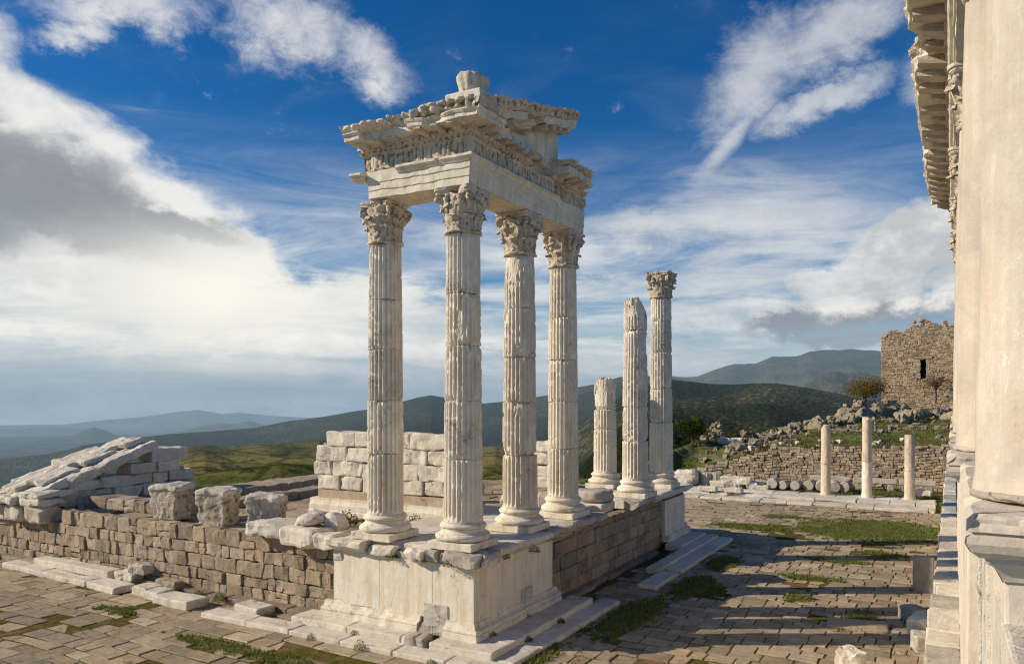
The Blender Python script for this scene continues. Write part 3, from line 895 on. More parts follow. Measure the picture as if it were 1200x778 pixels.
part([piece(cut(cor, .30), 'r', 16.26, 17.7, 35, .05, bite=.5, freq=2.4)], 'corona', M['marble'])
part([piece(cut([(p[0], p[1] - .06) for p in cor], .26), 'r', 17.72, 19.0, 38, .05, bite=.4, freq=2.4)], 'corona', M['carved'])
part([piece([(min(p[0], .57), p[1] - .08) for p in cor], 'r', 19.95, 21.75, 36, .05, bite=.45, freq=2.6)], 'corona', M['marble'])
# sima with carved scrolls on the flank
def sima_orn(V, o):
    return np.where(o > .2, .06 * fbm(V, 6, 3, 15) + .05 * np.abs(np.sin((V[:, 0] + V[:, 1]) * pi / .26)), 0)
sim = [(-.3, 12.712), (.50, 12.712), (.58, 12.76), (.60, 12.84), (.68, 12.90), (.68, 12.94), (-.3, 12.95)]
part([piece(sim, 'f', -11.1, XR, 41, .03, mit=True, step=.03, pstep=.04, orn=sima_orn)], 'sima', M['carved'])
part([piece([(p[0] - .10, p[1] - .04) for p in sim], 'f', -12.1, -11.12, 42, .05, step=.03, pstep=.04, orn=sima_orn, bite=.3)], 'sima', M['carved'])
simL = [(-.3, 12.69), (.45, 12.69), (.62, 12.75), (.72, 12.82), (.72, 12.86), (.4, 12.84), (-.3, 12.80)]
part([piece(simL, 'f', -13.5, -12.12, 43, .03, step=.03, pstep=.04, orn=sima_orn, bite=.12)], 'sima', M['marble'])
for k, (q, dz) in enumerate(((-10.95, 12.86), (-10.62, 12.86), (-11.25, 12.80))):
    V, F = rbox((.26, .3, .25), .12, 8); V = V + vfbm(V + k * 5, 7, 3, k) * .035
    part([(V + np.array([q, YF - .60, dz]), F)], 'lion_head', M['carved'], sm=True)
part([piece([(-.3, 12.712), (.52, 12.712), (.62, 12.84), (.66, 12.95), (-.3, 12.96)], 'r', YF, 16.1, 44, .03, mit=True, step=.03, pstep=.04, orn=sima_orn)], 'sima', M['carved'])
part([piece([(-.5, 12.632), (.46, 12.632), (.54, 12.68), (.55, 12.76), (.60, 12.80), (-.5, 12.84)], 'r', 19.98, 21.6, 46, .07, step=.04, pstep=.05, orn=sima_orn, bite=.5)], 'sima', M['carved'])
# raking cornice of the pediment on the right face, climbing away from the corner
SL = tan_sl = .232
def raking(prof, a, b, z0, seed, amp, orn=None, bite=0, step=.04):
    V, F = piece(prof, 'r', a, b, seed, amp, step=step, pstep=.05, orn=orn, bite=bite)
    V[:, 2] += (V[:, 1] - 15.7) * SL + z0
    return V, F
rk = [(-.7, .0), (.12, .0), (.12, .06), (.50, .06), (.52, .08), (.52, .19), (.58, .22), (.58, .25), (-.7, .25)]
rs = [(-.6, .252), (.50, .252), (.56, .30), (.58, .40), (.66, .46), (.66, .50), (-.6, .52)]
rkz = 12.66
part([raking(rk, 16.3, 17.6, rkz, 51, .03, bite=.3)], 'raking_cornice', M['marble'])
part([raking(rk, 18.55, 20.5, rkz, 52, .04, bite=.25)], 'raking_cornice', M['marble'])
part([raking(cut(rk, .25), 17.6, 18.54, rkz, 53, .05, bite=.35)], 'raking_cornice', M['marble'])
part([raking(rs, 15.75, 17.55, rkz, 54, .035, orn=sima_orn, step=.03)], 'raking_sima', M['carved'])
part([raking(rs, 17.57, 20.55, rkz, 55, .06, orn=sima_orn, step=.03, bite=.25)], 'raking_sima', M['carved'])
for k, q in enumerate((16.5, 16.95, 18.75, 19.2, 19.65, 20.1)):
    V, F = rbox((.42, .16, .15), .03, 4); V = V + vfbm(V + k, 5, 2, k) * .02
    part([(V + np.array([XR + .3, q, rkz - .03 + (q - 15.7) * SL]), F)], 'modillion', M['carved'])
# tympanum blocks
for k, (a, b, zb_, zt_) in enumerate(((17.3, 18.6, 12.70, 13.02), (18.62, 19.7, 12.6, 13.50), (19.72, 20.55, 12.62, 13.75))):
    V, F = stone((.55, b - a, zt_ - zb_), 400 + k, .03, 8, .03, 2)
    V = V + np.array([XR - .33, (a + b) / 2, (zt_ + zb_) / 2])
    V[:, 2] += np.where(V[:, 2] > (zt_ + zb_) / 2, (V[:, 1] - (a + b) / 2) * SL, 0)
    part([(V, F)], 'tympanum_block', M['marble_white'])
# backing blocks seen between the pieces
V, F = stone((.75, 5.0, .40), 431, .05, 10, .04, 2); part([(V + np.array([XR - .62, 18.6, 12.50]), F)], 'backing_block', M['marble'])
V, F = stone((2.6, .7, .36), 432, .05, 10, .04, 2); part([(V + np.array([-11.9, YF + .45, 12.62]), F)], 'backing_block', M['marble'])
# acroterion on the corner
acr = empty('acroterion', (-10.15, 15.95, 12.98), 'broken leafy marble acroterion on a slab, topmost piece on the corner of the entablature', 'ornament')
V, F = stone((1.05, 1.0, .42), 440, .04, 10, .03, 3, cutd=.85); part([(V + np.array([-10.2, 16.05, 13.16]), F)], 'slab', M['marble'], acr)
prof = [(.02, 0), (.30, 0), (.33, .05), (.36, .16), (.40, .28), (.40, .38), (.33, .45), (.2, .49), (.02, .50)]
V, F = lathe(prof, 90)
ang = np.arctan2(V[:, 1], V[:, 0]); rr_ = np.hypot(V[:, 0], V[:, 1])
k_ = 1 + .10 * np.abs(np.sin(ang * 5.5)) * smooth(.1, .3, rr_) * (1 - smooth(-.4, .9, np.cos(ang - .6)))
V[:, 0] *= k_; V[:, 1] *= k_
V[:, 2] *= 1 + .10 * np.cos(ang + 2.6)
V = V + vfbm(V, 4, 3, 9) * .035 + np.array([-10.12, 15.95, 13.36])
part([(V, F)], 'leaf_bud', M['carved'], acr, True)

# ------------------------------------------------------------------ PODIUM
pod = empty('podium', (-12.1, 17.7, 0), 'white marble podium block with moulded base under the four front columns', 'podium')
mb = MB(); mb.add(*box(-14.28, -9.98, 15.68, 19.72, .0, 2.2)); mb.obj('core', M['mortar'], pod)
def slabs(face, rngs, z0, z1, name, mat, seed, th=.12, r=.01, amp=.004, parent=pod, pos=None, tint=(.96, 1.04)):
    rg = random.Random(seed)
    for k, (a, b) in enumerate(rngs):
        if face == 'f': V, F = stone((b - a - .004, th, z1 - z0), seed + k, r, 8, amp, 0); V = V + np.array([(a + b) / 2, (pos if pos else 15.6) + th / 2, (z0 + z1) / 2])
        else: V, F = stone((th, b - a - .004, z1 - z0), seed + k, r, 8, amp, 0); V = V + np.array([(pos if pos else -9.9) - th / 2, (a + b) / 2, (z0 + z1) / 2])
        m_ = MB(); m_.add(V, F, rg.uniform(*tint)); m_.obj(name, mat, parent)
slabs('f', [(-14.31, -12.75), (-12.75, -11.1), (-11.1, -9.9)], .62, 1.99, 'dado_slab', M['marble_clean'], 500)
slabs('r', [(15.722, 17.6), (17.6, 19.76)], .62, 1.99, 'dado_slab', M['marble_clean'], 510)
# repair patches set in the dado
for (cx, cz, w, h, sd) in ((-11.0, .74, .72, .5, 1), (-14.16, 1.86, .30, .26, 2)):
    V, F = stone((w, .05, h), 520 + sd, .015, 8, .02, 6, cutd=.62); V = V + np.array([cx, 15.6 - .012, cz]); m_ = MB(); m_.add(V, F, (.80, .81, .83)); m_.obj('repair_patch', M['marble'], pod)
V, F = stone((.05, .6, .42), 525, .015, 6, .012, 4, cutd=.7); V = V + np.array([-9.9 + .012, 18.2, .76]); m_ = MB(); m_.add(V, F, (.80, .81, .83)); m_.obj('repair_patch', M['marble'], pod)
# base moulding
bm = [(-.1, .27), (.20, .27), (.20, .40), (.17, .405), (.165, .42), (.185, .435), (.19, .465), (.18, .495), (.15, .51), (.09, .52), (.085, .545), (.06, .555), (.045, .60), (.04, .645), (-.1, .645)]
def pf(prof, a, b, seed, amp=.008, mit=False, bite=0):
    V, F = sweep(prof, (a, 15.6), (b, 15.6), (0, -1), .08, .06, 0, 1 if mit else 0)
    if bite: V[:, 1] += np.clip(fbm(V, 1.5, 3, seed), 0, 1) * bite
    return V + vfbm(V, 3, 3, seed) * amp, F
def pr_(prof, a, b, seed, amp=.008, mit=False, bite=0):
    V, F = sweep(prof, (-9.9, a), (-9.9, b), (1, 0), .08, .06, -1 if mit else 0, 0)
    if bite: V[:, 0] -= np.clip(fbm(V, 1.5, 3, seed), 0, 1) * bite
    return V + vfbm(V, 3, 3, seed) * amp, F
for k, (a, b, bt) in enumerate(((-14.6, -13.0, .1), (-12.98, -11.45, .04))): part([pf(bm, a, b, 530 + k, .012, bite=bt)], 'base_moulding', M['marble_clean'], pod)
part([pf([(-.1, .27), (.16, .27), (.14, .45), (.05, .52), (-.1, .55)], -11.42, -10.7, 535, .03, bite=.12)], 'base_moulding', M['old'], pod)
part([pf(bm, -10.68, -9.9, 536, .008, True)], 'base_moulding', M['marble_clean'], pod)
part([pr_(bm, 15.6, 17.9, 537, .01, True, .04)], 'base_moulding', M['marble_clean'], pod)
part([pr_(bm, 17.92, 19.95, 538, .02, False, .12)], 'base_moulding', M['marble'], pod)
# cornice of the podium: moulded on the right, broken lumps on the front
cn = [(-.5, 1.995), (.02, 1.995), (.05, 2.04), (.14, 2.08), (.20, 2.14), (.28, 2.17), (.28, 2.285), (.22, 2.318), (-.5, 2.318)]
part([pr_(cn, 16.4, 17.9, 540, .012, False, .06)], 'cornice', M['marble'], pod)
part([pr_(cn, 17.93, 19.3, 541, .016, False, .10)], 'cornice', M['marble'], pod)
part([pr_(cn, 19.33, 22.4, 542, .03, False, .22)], 'cornice', M['old'], pod)
part([pr_(cn, 22.43, 23.1, 543, .05, False, .3)], 'cornice', M['old'], pod)
part([pf(cn, -14.5, -13.2, 544, .03, False, .16)], 'cornice', M['marble'], pod)
xs = -13.18; k = 0
for w, h, o in ((.95, .24, .12), (.36, .16, .0), (.62, .30, .20), (.40, .34, .10), (.30, .22, .0), (.95, .33, .24), (.12, .18, .0)):
    V, F = stone((w, .62, h), 550 + k, .04, 10, .06, 6, freq=2.6, cutd=.60)
    part([(V + np.array([xs + w / 2, 15.6 - o + .30, 2.0 + h / 2]), F)], 'cornice_fragment', M['old'] if k % 2 else M['marble'], pod); xs += w - .02; k += 1
V, F = stone((.75, .80, .30), 560, .05, 8, .035, 3); part([(V + np.array([-9.98, 16.02, 2.15]), F)], 'cornice_fragment', M['old'], pod)
# stylobate floor slabs under the columns
rg = random.Random(3)
for i, (xa, xb) in enumerate(((-14.2, -12.5), (-12.5, -11.35), (-11.35, -10.05))):
    for jj, (ya, yb) in enumerate(((15.85, 17.3), (17.3, 18.7), (18.7, 20.1), (20.1, 21.5), (21.5, 22.9))):
        V, F = stone((xb - xa - .01, yb - ya - .01, .3), 570 + i * 7 + jj, .02, 5, .01, 1); m_ = MB(); m_.add(V + np.array([(xa + xb) / 2, (ya + yb) / 2, 2.168 + rg.uniform(-.008, .004)]), F, rg.uniform(.85, 1.02)); m_.obj('floor_slab', M['marble'], pod)

# two marble steps around the near podium
st = empty('stepped_base', (-9.4, 15.0, 0), 'two low worn marble steps running round the foot of the white podium', 'steps')
def stepblk(x0, x1, y0, y1, z0, z1, seed, mat='marble', name='step_block', parent=st, amp=.02, r=.035, cuts=1):
    V, F = stone((x1 - x0, y1 - y0, z1 - z0), seed, r, 8, amp, cuts, freq=2.2, cutd=.88)
    m_ = MB(); m_.add(V + np.array([(x0 + x1) / 2, (y0 + y1) / 2, (z0 + z1) / 2]), F, random.Random(seed).uniform(.9, 1.06))
    return m_.obj(name, M[mat], parent)
s0 = 600
for (a, b) in ((-15.2, -13.3), (-13.28, -11.6), (-11.58, -11.25)): stepblk(a, b, 14.95, 15.75, .02, .275, s0); s0 += 1
for (a, b) in ((-10.75, -9.0),): stepblk(a, b, 14.92, 15.75, .02, .275, s0, cuts=0); s0 += 1
for (a, b, mt) in ((-11.45, -11.15, 'old'), (-11.1, -10.85, 'old')): stepblk(a, b, 14.9, 15.3, .02, .35, s0, mt, cuts=4, amp=.04); s0 += 1
for (a, b) in ((-18.0, -16.3), (-16.28, -14.7), (-14.68, -13.0), (-12.98, -11.4), (-11.38, -9.9), (-9.88, -8.45)): stepblk(a, b, 14.36, 14.96, -.05, .125, s0); s0 += 1
for (a, b) in ((15.77, 17.0), (17.02, 18.1), (18.12, 19.3), (19.32, 20.6)): stepblk(-9.75, -9.02, a, b, .02, .27, s0); s0 += 1
for (a, b) in ((14.98, 16.3), (16.32, 17.6), (17.62, 18.8), (18.82, 19.9), (19.92, 21.3)): stepblk(-9.03, -8.46, a, b, -.05, .12, s0, 'marble'); s0 += 1

# ------------------------------------------------------------------ WALLS OF THE TEMPLE TERRACE
def topL(s):
    x = -33.0 + s
    return 1.52 if x < -27.6 else (2.03 if x < -22 else 2.0) + .03 * sin(x * 2.1)
w = empty('terrace_wall', (-23.7, 16.2, 0), 'long brown block wall left of the white podium, with ragged top', 'wall')
mb = MB(); block_wall(mb, (-33, 16.0), (-14.33, 16.0), (0, -1), .12, topL, (.33, .43), (.24, .72), .42, 21, .03, .035, 6, outj=.035, cuts=2, tl=(.66, 1.28), hue=.06)
mb.obj('masonry', M['ashlar'], w)
mb = MB(); mb.add(*box(-33, -14.3, 16.09, 16.6, .0, 1.44)); mb.add(*box(-27.5, -14.3, 16.12, 16.6, 1.44, 1.9)); mb.obj('joint_fill', M['mortar'], w)
mb = MB(); block_wall(mb, (-31, 15.62), (-14.9, 15.62), (0, -1), -.08, lambda s: .20, (.26, .28), (.5, 1.3), .62, 22, .05, .03, 4, outj=.07, cuts=2, tl=(.6, 1.0)); mb.obj('footing', M['ashlar'], w)

w = empty('infill_wall', (-10.3, 24.9, 0), 'shaded brown block wall between the near white podium and the far pedestal', 'wall')
mb = MB(); block_wall(mb, (-10.2, 19.78), (-10.2, 30.1), (1, 0), .02, lambda s: 1.98, (.34, .46), (.35, .85), .4, 23, .03, .02, 5, outj=.02, cuts=1, tl=(.7, 1.1)); mb.obj('masonry', M['ashlar'], w)
mb = MB(); mb.add(*box(-10.9, -10.3, 19.73, 30.1, 0, 1.9)); mb.obj('joint_fill', M['mortar'], w)
mb = MB(); block_wall(mb, (-9.9, 20.2), (-9.9, 29.0), (1, 0), -.1, lambda s: .12, (.2, .22), (.5, 1.2), .5, 24, .05, .03, 4, outj=.06, cuts=2, tl=(.6, .95)); mb.obj('footing', M['ashlar'], w)

# terrace floor
def build_terrace():
    rg = random.Random(6); mb = MB()
    F = [[8, 9, 10, 11], [4, 5, 9, 8], [5, 6, 10, 9], [6, 7, 11, 10], [7, 4, 8, 11], [0, 1, 5, 4], [1, 2, 6, 5], [2, 3, 7, 6], [3, 0, 4, 7]]
    mb.add(*box(-25.2, -10.7, 16.5, 33.5, .2, 1.90), (.8, .75, .68)); mb.add(*box(-33.2, -25.2, 16.5, 34, .2, 1.42), (.7, .66, .6))
    y = 16.3
    while y < 33:
        h = rg.uniform(.6, 1.1); x = -25.2
        while x < -10.9:
            w = rg.uniform(.7, 1.6)
            if rg.random() < .8:
                V = []
                c = [(x + .02, y + .02), (min(x + w, -10.7) - .02, y + .02), (min(x + w, -10.7) - .02, y + h - .02), (x + .02, y + h - .02)]
                c = [(a + rg.uniform(-.03, .03), b + rg.uniform(-.03, .03)) for a, b in c]
                z = 1.985 + rg.gauss(0, .02)
                for zz, ins in ((-.12, 0), (-.03, 0), (0, .03)):
                    for (a, b) in c: V.append((a + (x + w / 2 - a) * ins, b + (y + h / 2 - b) * ins, z + zz))
                l = rg.uniform(.8, 1.2); mb.add(V, F, (l, l, l))
            x += w
        y += h
    o = mb.obj('terrace', M['paver']); kind(o, 'structure')
build_terrace()
# low foundation walls at the back of the terrace
w = empty('foundation_wall', (-26.8, 27, 1.4), 'low brown foundation wall along the far left edge of the terrace', 'wall')
mb = MB(); block_wall(mb, (-26.0, 20.0), (-26.0, 34), (1, 0), 1.42, lambda s: 2.22 if s > 1.2 else 1.8, (.36, .44), (.8, 1.7), 1.9, 31, .05, .03, 5, cuts=2, tl=(.8, 1.2)); mb.obj('masonry', M['ashlar'], w)
w = empty('foundation_wall', (-25.5, 17.4, 2), 'short row of brown blocks lying behind the top of the long wall', 'wall')
mb = MB(); block_wall(mb, (-28.2, 17.25), (-23.0, 17.25), (0, -1), 1.95, lambda s: 2.36 + .04 * sin(s * 3), (.36, .42), (.5, 1.1), 1.0, 32, .06, .05, 5, cuts=3); mb.obj('masonry', M['ashlar'], w)
w = empty('foundation_wall', (-22.3, 22, 2), 'low brown kerb of blocks across the terrace behind the leaning capitals', 'wall')
mb = MB(); block_wall(mb, (-22.9, 19.6), (-22.9, 27.5), (1, 0), 1.90, lambda s: 2.28, (.3, .4), (.7, 1.5), .9, 33, .05, .04, 5, cuts=2); mb.obj('masonry', M['ashlar'], w)

# ------------------------------------------------------------------ FAR PEDESTAL
fp = empty('pedestal', (-10.6, 31.4, 0), 'far white marble pedestal with moulded cornice under the free-standing column', 'pedestal')
mb = MB(); mb.add(*box(-13.3, -10.1, 30.2, 32.7, 0, 2.2)); mb.obj('core', M['mortar'], fp)
V, F = stone((.14, 2.62, 1.36), 700, .012, 8, .006, 0); part([(V + np.array([-10.12, 31.45, 1.22]), F)], 'dado_slab', M['marble_clean'], fp)
V, F = stone((3.0, .12, 1.36), 701, .012, 8, .006, 0); part([(V + np.array([-11.7, 30.19, 1.22]), F)], 'dado_slab', M['marble_clean'], fp)
def farr(prof, a, b, seed, amp=.012, bite=0):
    V, F = sweep(prof, (-10.05, a), (-10.05, b), (1, 0), .09, .06)
    if bite: V[:, 0] -= np.clip(fbm(V, 1.5, 3, seed), 0, 1) * bite
    return V + vfbm(V, 3, 3, seed) * amp, F
part([farr(bm, 30.0, 32.95, 702, .012)], 'base_moulding', M['marble_clean'], fp)
part([farr(cn, 28.2, 33.05, 703, .016, .08)], 'cornice', M['marble'], fp)
part([farr(cn, 26.4, 28.17, 704, .03, .2)], 'cornice', M['old'], fp)
for k, (ya, yb) in enumerate(((26.3, 27.9), (27.92, 29.5), (29.52, 31.0), (31.02, 32.9))):
    V, F = stone((2.6, yb - ya, .3), 710 + k, .02, 5, .012, 1); part([(V + np.array([-11.6, (ya + yb) / 2, 2.17]), F)], 'floor_slab', M['marble'], fp)
fs = empty('stepped_base', (-9.2, 30, 0), 'worn marble steps at the foot of the far pedestal', 'steps')
s0 = 720
for (a, b) in ((29.6, 31.3), (31.32, 33.0)): stepblk(-9.9, -9.2, a, b, .02, .28, s0, 'marble', parent=fs); s0 += 1
for (a, b) in ((25.5, 27.5), (27.6, 29.2), (29.22, 31.0), (31.02, 33.2)): stepblk(-9.22, -8.72, a, b, .0, .20, s0, 'marble', parent=fs); s0 += 1
for (a, b) in ((23.4, 25.7), (26.1, 27.9), (28.0, 30.2), (30.22, 33.3)): stepblk(-8.74, -8.1, a, b, -.03, .12, s0, 'marble', parent=fs); s0 += 1

def piece_thing(name, V, F, loc, mat, label, cat, group=None, tint=1.0, sm=False):
    mb = MB(); mb.add(V, F, tint); o = mb.obj(name, M[mat], None, sm); o.location = loc
    return tag(o, label, cat, group)
# blocks and drum where a column is missing
V, F = stone((1.25, 1.1, .26), 750, .04, 8, .03, 2); piece_thing('marble_slab', V, F, (-10.45, 23.75, 2.46), 'marble', 'broken marble slab on the podium edge under the loose round column base', 'block')
prof = [(.03, -.19), (.50, -.19), (.60, -.14), (.62, -.05), (.58, .02), (.60, .10), (.56, .17), (.45, .19), (.03, .2)]
V, F = lathe(prof, 40); V = V + vfbm(V, 3, 3, 4) * .05; piece_thing('round_drum', V, F, (-10.4, 23.9, 2.79), 'old', 'loose round column base lying on a slab on the podium edge', 'drum', sm=True)
V, F = stone((.8, .7, .42), 752, .08, 7, .05, 4); piece_thing('marble_block', V, F, (-11.9, 24.6, 2.2), 'old', 'rough marble lump on the terrace behind the loose column base', 'block')
V, F = stone((1.1, .9, .5), 753, .06, 7, .05, 4); piece_thing('marble_block', V, F, (-12.8, 25.8, 2.23), 'old', 'long rough marble lump on the terrace left of the broken column', 'block')
V, F = stone((1.3, .9, .22), 754, .03, 7, .02, 2); piece_thing('marble_slab', V, F, (-12.55, 28.9, 2.1), 'marble', 'flat marble slab in front of the short column stump', 'block')

# ------------------------------------------------------------------ ASHLAR WALL OF WHITE MARBLE
aw = empty('marble_wall', (-16.6, 20.6, 2), 'wall of large white marble blocks on a moulded base, behind the front columns', 'wall')
bpf = [(-.6, 1.95), (.28, 1.95), (.28, 2.14), (.24, 2.17), (.24, 2.36), (.20, 2.38), (.16, 2.50), (.16, 2.56), (-.6, 2.56)]
V, F = sweep(bpf, (-19.55, 20.3), (-13.6, 20.3), (0, -1), .12, .08); V = V + vfbm(V, 3, 3, 2) * .008; part([(V, F)], 'base_moulding', M['marble_clean'], aw)
V, F = stone((5.5, .7, .30), 760, .01, 8, .006, 0); part([(V + np.array([-16.55, 20.6, 2.70]), F)], 'orthostat', M['ashlar'], aw, tint=1.3)
rg = random.Random(9); z = 2.86; kk = 0
for row, (x0, x1) in enumerate(((-19.35, -13.8), (-19.5, -13.75), (-19.45, -13.85), (-18.9, -13.8))):
    x = x0; h = rg.uniform(.47, .51)
    while x < x1 - .2:
        ww = min(rg.uniform(.75, 1.45), x1 - x)
        V, F = stone((ww - .015, .72, h - .012), 770 + kk, .045, 12, .05, rg.choice((0, 1, 2, 4)), freq=2.2, cutd=.72)
        part([(V + np.array([x + ww / 2, 20.62 + rg.uniform(-.03, .03), z + h / 2]), F)], 'block', M['marble_white'], aw, tint=rg.uniform(.94, 1.05)); x += ww; kk += 1
    z += h
# smaller stack further back
sw = empty('marble_wall', (-16.0, 31.4, 2), 'small stack of three white marble blocks on the terrace, seen between the middle columns', 'wall')
z = 2.0
for k, (w_, h_) in enumerate(((1.3, .50), (1.5, .56), (1.1, .54), (.85, .50))):
    V, F = stone((w_, .9, h_), 800 + k, .10, 10, .07, 3); part([(V + np.array([-16.15 + .06 * k, 31.3, z + h_ / 2]), F)], 'block', M['marble_white'], sw); z += h_ - .01

# rubble between
rg = random.Random(77)
names = ('rough', 'flat', 'rounded', 'angular')
spots = [(-15.1, 23.6, .8, .45), (-14.4, 25.2, .7, .4), (-13.4, 23.0, .9, .3), (-16.2, 25.5, .6, .5), (-15.5, 28.4, .8, .5), (-14.6, 29.5, .6, .35), (-17.5, 27.5, .9, .5), (-13.9, 27.0, .5, .4), (-12.4, 22.6, .7, .25)]
for k, (x, y, w_, h_) in enumerate(spots):
    V, F = stone((w_, w_ * rg.uniform(.6, .9), h_), 820 + k, .08, 7, .06, 4, cutd=.65)
    piece_thing('marble_fragment', rot(V, rg.uniform(0, 3)), F, (x, y, 1.97 + h_ / 2), 'old', 'pale broken marble fragment among the rubble behind the front columns', 'fragment', 'rubble on the terrace', rg.uniform(.9, 1.1))

# ------------------------------------------------------------------ CAPITAL BLOCKS ON THE WALL
def pilaster_capital(x, y, z, seed, rz, label, w=1.05, h=1.08):
    root = empty('pilaster_capital', (x, y, z), label, 'capital', 'marble capitals standing on the long wall')
    V, F = rbox((w, .9, h), .04, 20)
    t = (V[:, 2] + h / 2) / h
    V[:, 0] *= .84 + .16 * t ** 1.5; V[:, 1] *= .86 + .14 * t ** 1.5
    side = smooth(.35, .48, np.abs(V[:, 0]) / w)
    pt = V + seed * 11
    orn = side * (.06 * np.abs(np.sin(t * pi * 4.2)) + .10 * fbm(pt, 5, 3, seed)) + .025 * fbm(pt, 4, 3, seed + 2)
    V[:, 0] += np.sign(V[:, 0]) * orn
    fr_ = smooth(.40, .47, -V[:, 1] / .9); V[:, 1] -= fr_ * (.03 * fbm(pt, 4, 4, seed + 5) + .02)
    V = V[:] + vfbm(pt, 6, 3, seed) * .02
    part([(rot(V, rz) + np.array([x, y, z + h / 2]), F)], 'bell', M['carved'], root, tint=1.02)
    V, F = stone((w * 1.08, .98, .20), 840 + seed, .07, 9, .05, 4, cutd=.75); V[:, 2] += .03 * np.sin(V[:, 0] * 4 + seed)
    part([(rot(V, rz) + np.array([x, y, z + h - .02]), F)], 'abacus', M['marble_white'], root)
pilaster_capital(-22.75, 17.0, 1.98, 1, .20, 'leftmost of the three marble capitals on the long wall, before low brown blocks')
pilaster_capital(-20.35, 16.9, 1.98, 2, .28, 'middle one of the three marble capitals standing on the long wall', 1.0)
pilaster_capital(-18.45, 17.15, 1.98, 3, .45, 'right one of the three marble capitals on the long wall, beside the rubble heap', .98, 1.0)
# fragments by the podium corner
V, F = stone((1.35, .95, .48), 860, .12, 9, .08, 5, cutd=.62); piece_thing('marble_fragment', rot(V, .2), F, (-17.0, 16.05, 2.27), 'marble_white', 'long jagged white fragment on the wall top beside the right-hand capital', 'fragment')
V, F = stone((1.35, 1.0, .50), 861, .1, 9, .07, 5, cutd=.62); piece_thing('marble_fragment', rot(V, -.1), F, (-15.55, 15.95, 2.2), 'marble_white', 'jagged white block under the round lump, overhanging the wall beside the podium', 'fragment')
prof = [(.02, -.14), (.42, -.14), (.50, -.05), (.46, .05), (.42, .12), (.28, .17), (.02, .19)]
V, F = lathe(prof, 36); V = V + vfbm(V, 2.6, 3, 14) * .10; piece_thing('round_drum', V, F, (-15.65, 16.25, 2.62), 'marble_white', 'broken round column base on the jagged white block beside the podium', 'drum', sm=True)
V, F = stone((.5, .5, .5), 863, .12, 8, .07, 4); piece_thing('marble_fragment', V, F, (-15.0, 16.45, 2.55), 'marble_white', 'small upright lump right of the broken round column base', 'fragment')
V, F = stone((.75, .6, .42), 864, .08, 8, .05, 4); piece_thing('marble_fragment', V, F, (-14.55, 15.75, 2.2), 'marble_white', 'grey-white lump on the left end of the podium cornice', 'fragment')

# ------------------------------------------------------------------ LOOSE SLABS IN FRONT OF THE LONG WALL
def loose(x0, x1, y, d, z0, h, rz, seed, label, mat='marble_white', name='marble_slab', cuts=2):
    V, F = stone((x1 - x0, d, h), seed, .04, 9, .025, cuts, freq=1.8, cutd=.85)
    piece_thing(name, rot(V, rz), F, ((x0 + x1) / 2, y, z0 + h / 2), mat, label, 'slab', 'loose marble slabs in front of the long wall')
loose(-28.3, -23.9, 15.75, .55, .10, .28, -.015, 900, 'longest white slab lying against the foot of the long wall')
loose(-29.4, -26.9, 15.28, .55, -.02, .20, -.02, 901, 'outer white slab left of the pale kerb, in front of the longest slab')
loose(-26.85, -24.1, 15.12, .55, -.02, .20, -.02, 902, 'outer white kerb slab in front of the right end of the longest slab')
loose(-24.0, -22.3, 15.05, .7, -.02, .22, -.10, 903, 'short flat slab at the right end of the two long slabs')
loose(-21.95, -21.2, 15.25, .6, -.02, .28, -.05, 904, 'small square block left of the wedge-shaped slab', cuts=3)
loose(-21.15, -20.5, 15.1, .6, -.02, .27, -.02, 905, 'small middle block touching the wedge-shaped slab', cuts=3)
loose(-20.45, -18.85, 14.95, .75, -.02, .26, -.03, 906, 'wedge-shaped pale slab in the middle of the loose row')
loose(-17.55, -16.5, 15.35, .6, .03, .22, -.1, 907, 'small slab lying above the lowest step, left of the podium')
V, F = stone((.9, .5, .36), 910, .08, 8, .06, 4, cutd=.65); piece_thing('marble_fragment', V, F, (-23.2, 15.75, .28), 'marble_white', 'white rough lump at the foot of the long wall', 'fragment')
V, F = stone((.8, .5, .34), 911, .08, 8, .06, 4, cutd=.65); piece_thing('marble_fragment', V, F, (-22.7, 15.85, .55), 'old', 'grey lump sitting on the white lump at the foot of the long wall', 'fragment')
V, F = stone((.5, .4, .26), 912, .06, 7, .04, 3); piece_thing('marble_fragment', V, F, (-21.5, 15.8, .26), 'ashlar', 'small brown stone left of its twin at the foot of the long wall', 'fragment')
V, F = stone((.6, .4, .28), 913, .06, 7, .04, 3); piece_thing('marble_fragment', V, F, (-20.95, 15.7, .25), 'ashlar', 'small brown stone with a shaded end, second from the left at the wall foot', 'fragment')

# ------------------------------------------------------------------ GABLE LAID OUT ON THE LEFT
gb = empty('laid_out_gable', (-30, 19.5, 1.5), 'sloping pile of old gable stones laid out at the left end of the long wall', 'gable')
rg = random.Random(44)
def gz(y): return 2.22 + .345 * (y - 16.0)
z = 1.5
row = 0
while z < 3.9:
    h = rg.uniform(.40, .56); y = 16.3 + .3 * (row % 2)
    while y < 21.9 - .10 * row:
        w_ = rg.uniform(.7, 1.5)
        lim = gz(min(y + w_ / 2, 20.9)) - .05
        if z + h * .5 < lim:
            hh = min(h, lim - z + .12)
            V, F = stone((.9, w_ - .02, hh - .015), 930 + int(z * 100) + int(y * 10), .035, 9, .05, rg.choice((1, 2, 4)), cutd=.72)
            part([(rot(V, rg.uniform(-.06, .06)) + np.array([-29.25 + rg.uniform(-.16, .16), y + w_ / 2, z + hh / 2]), F)], 'block', M['marble'], gb, tint=rg.uniform(.9, 1.12))
        y += w_
    z += h; row += 1
SLG = atan2(.345, 1)
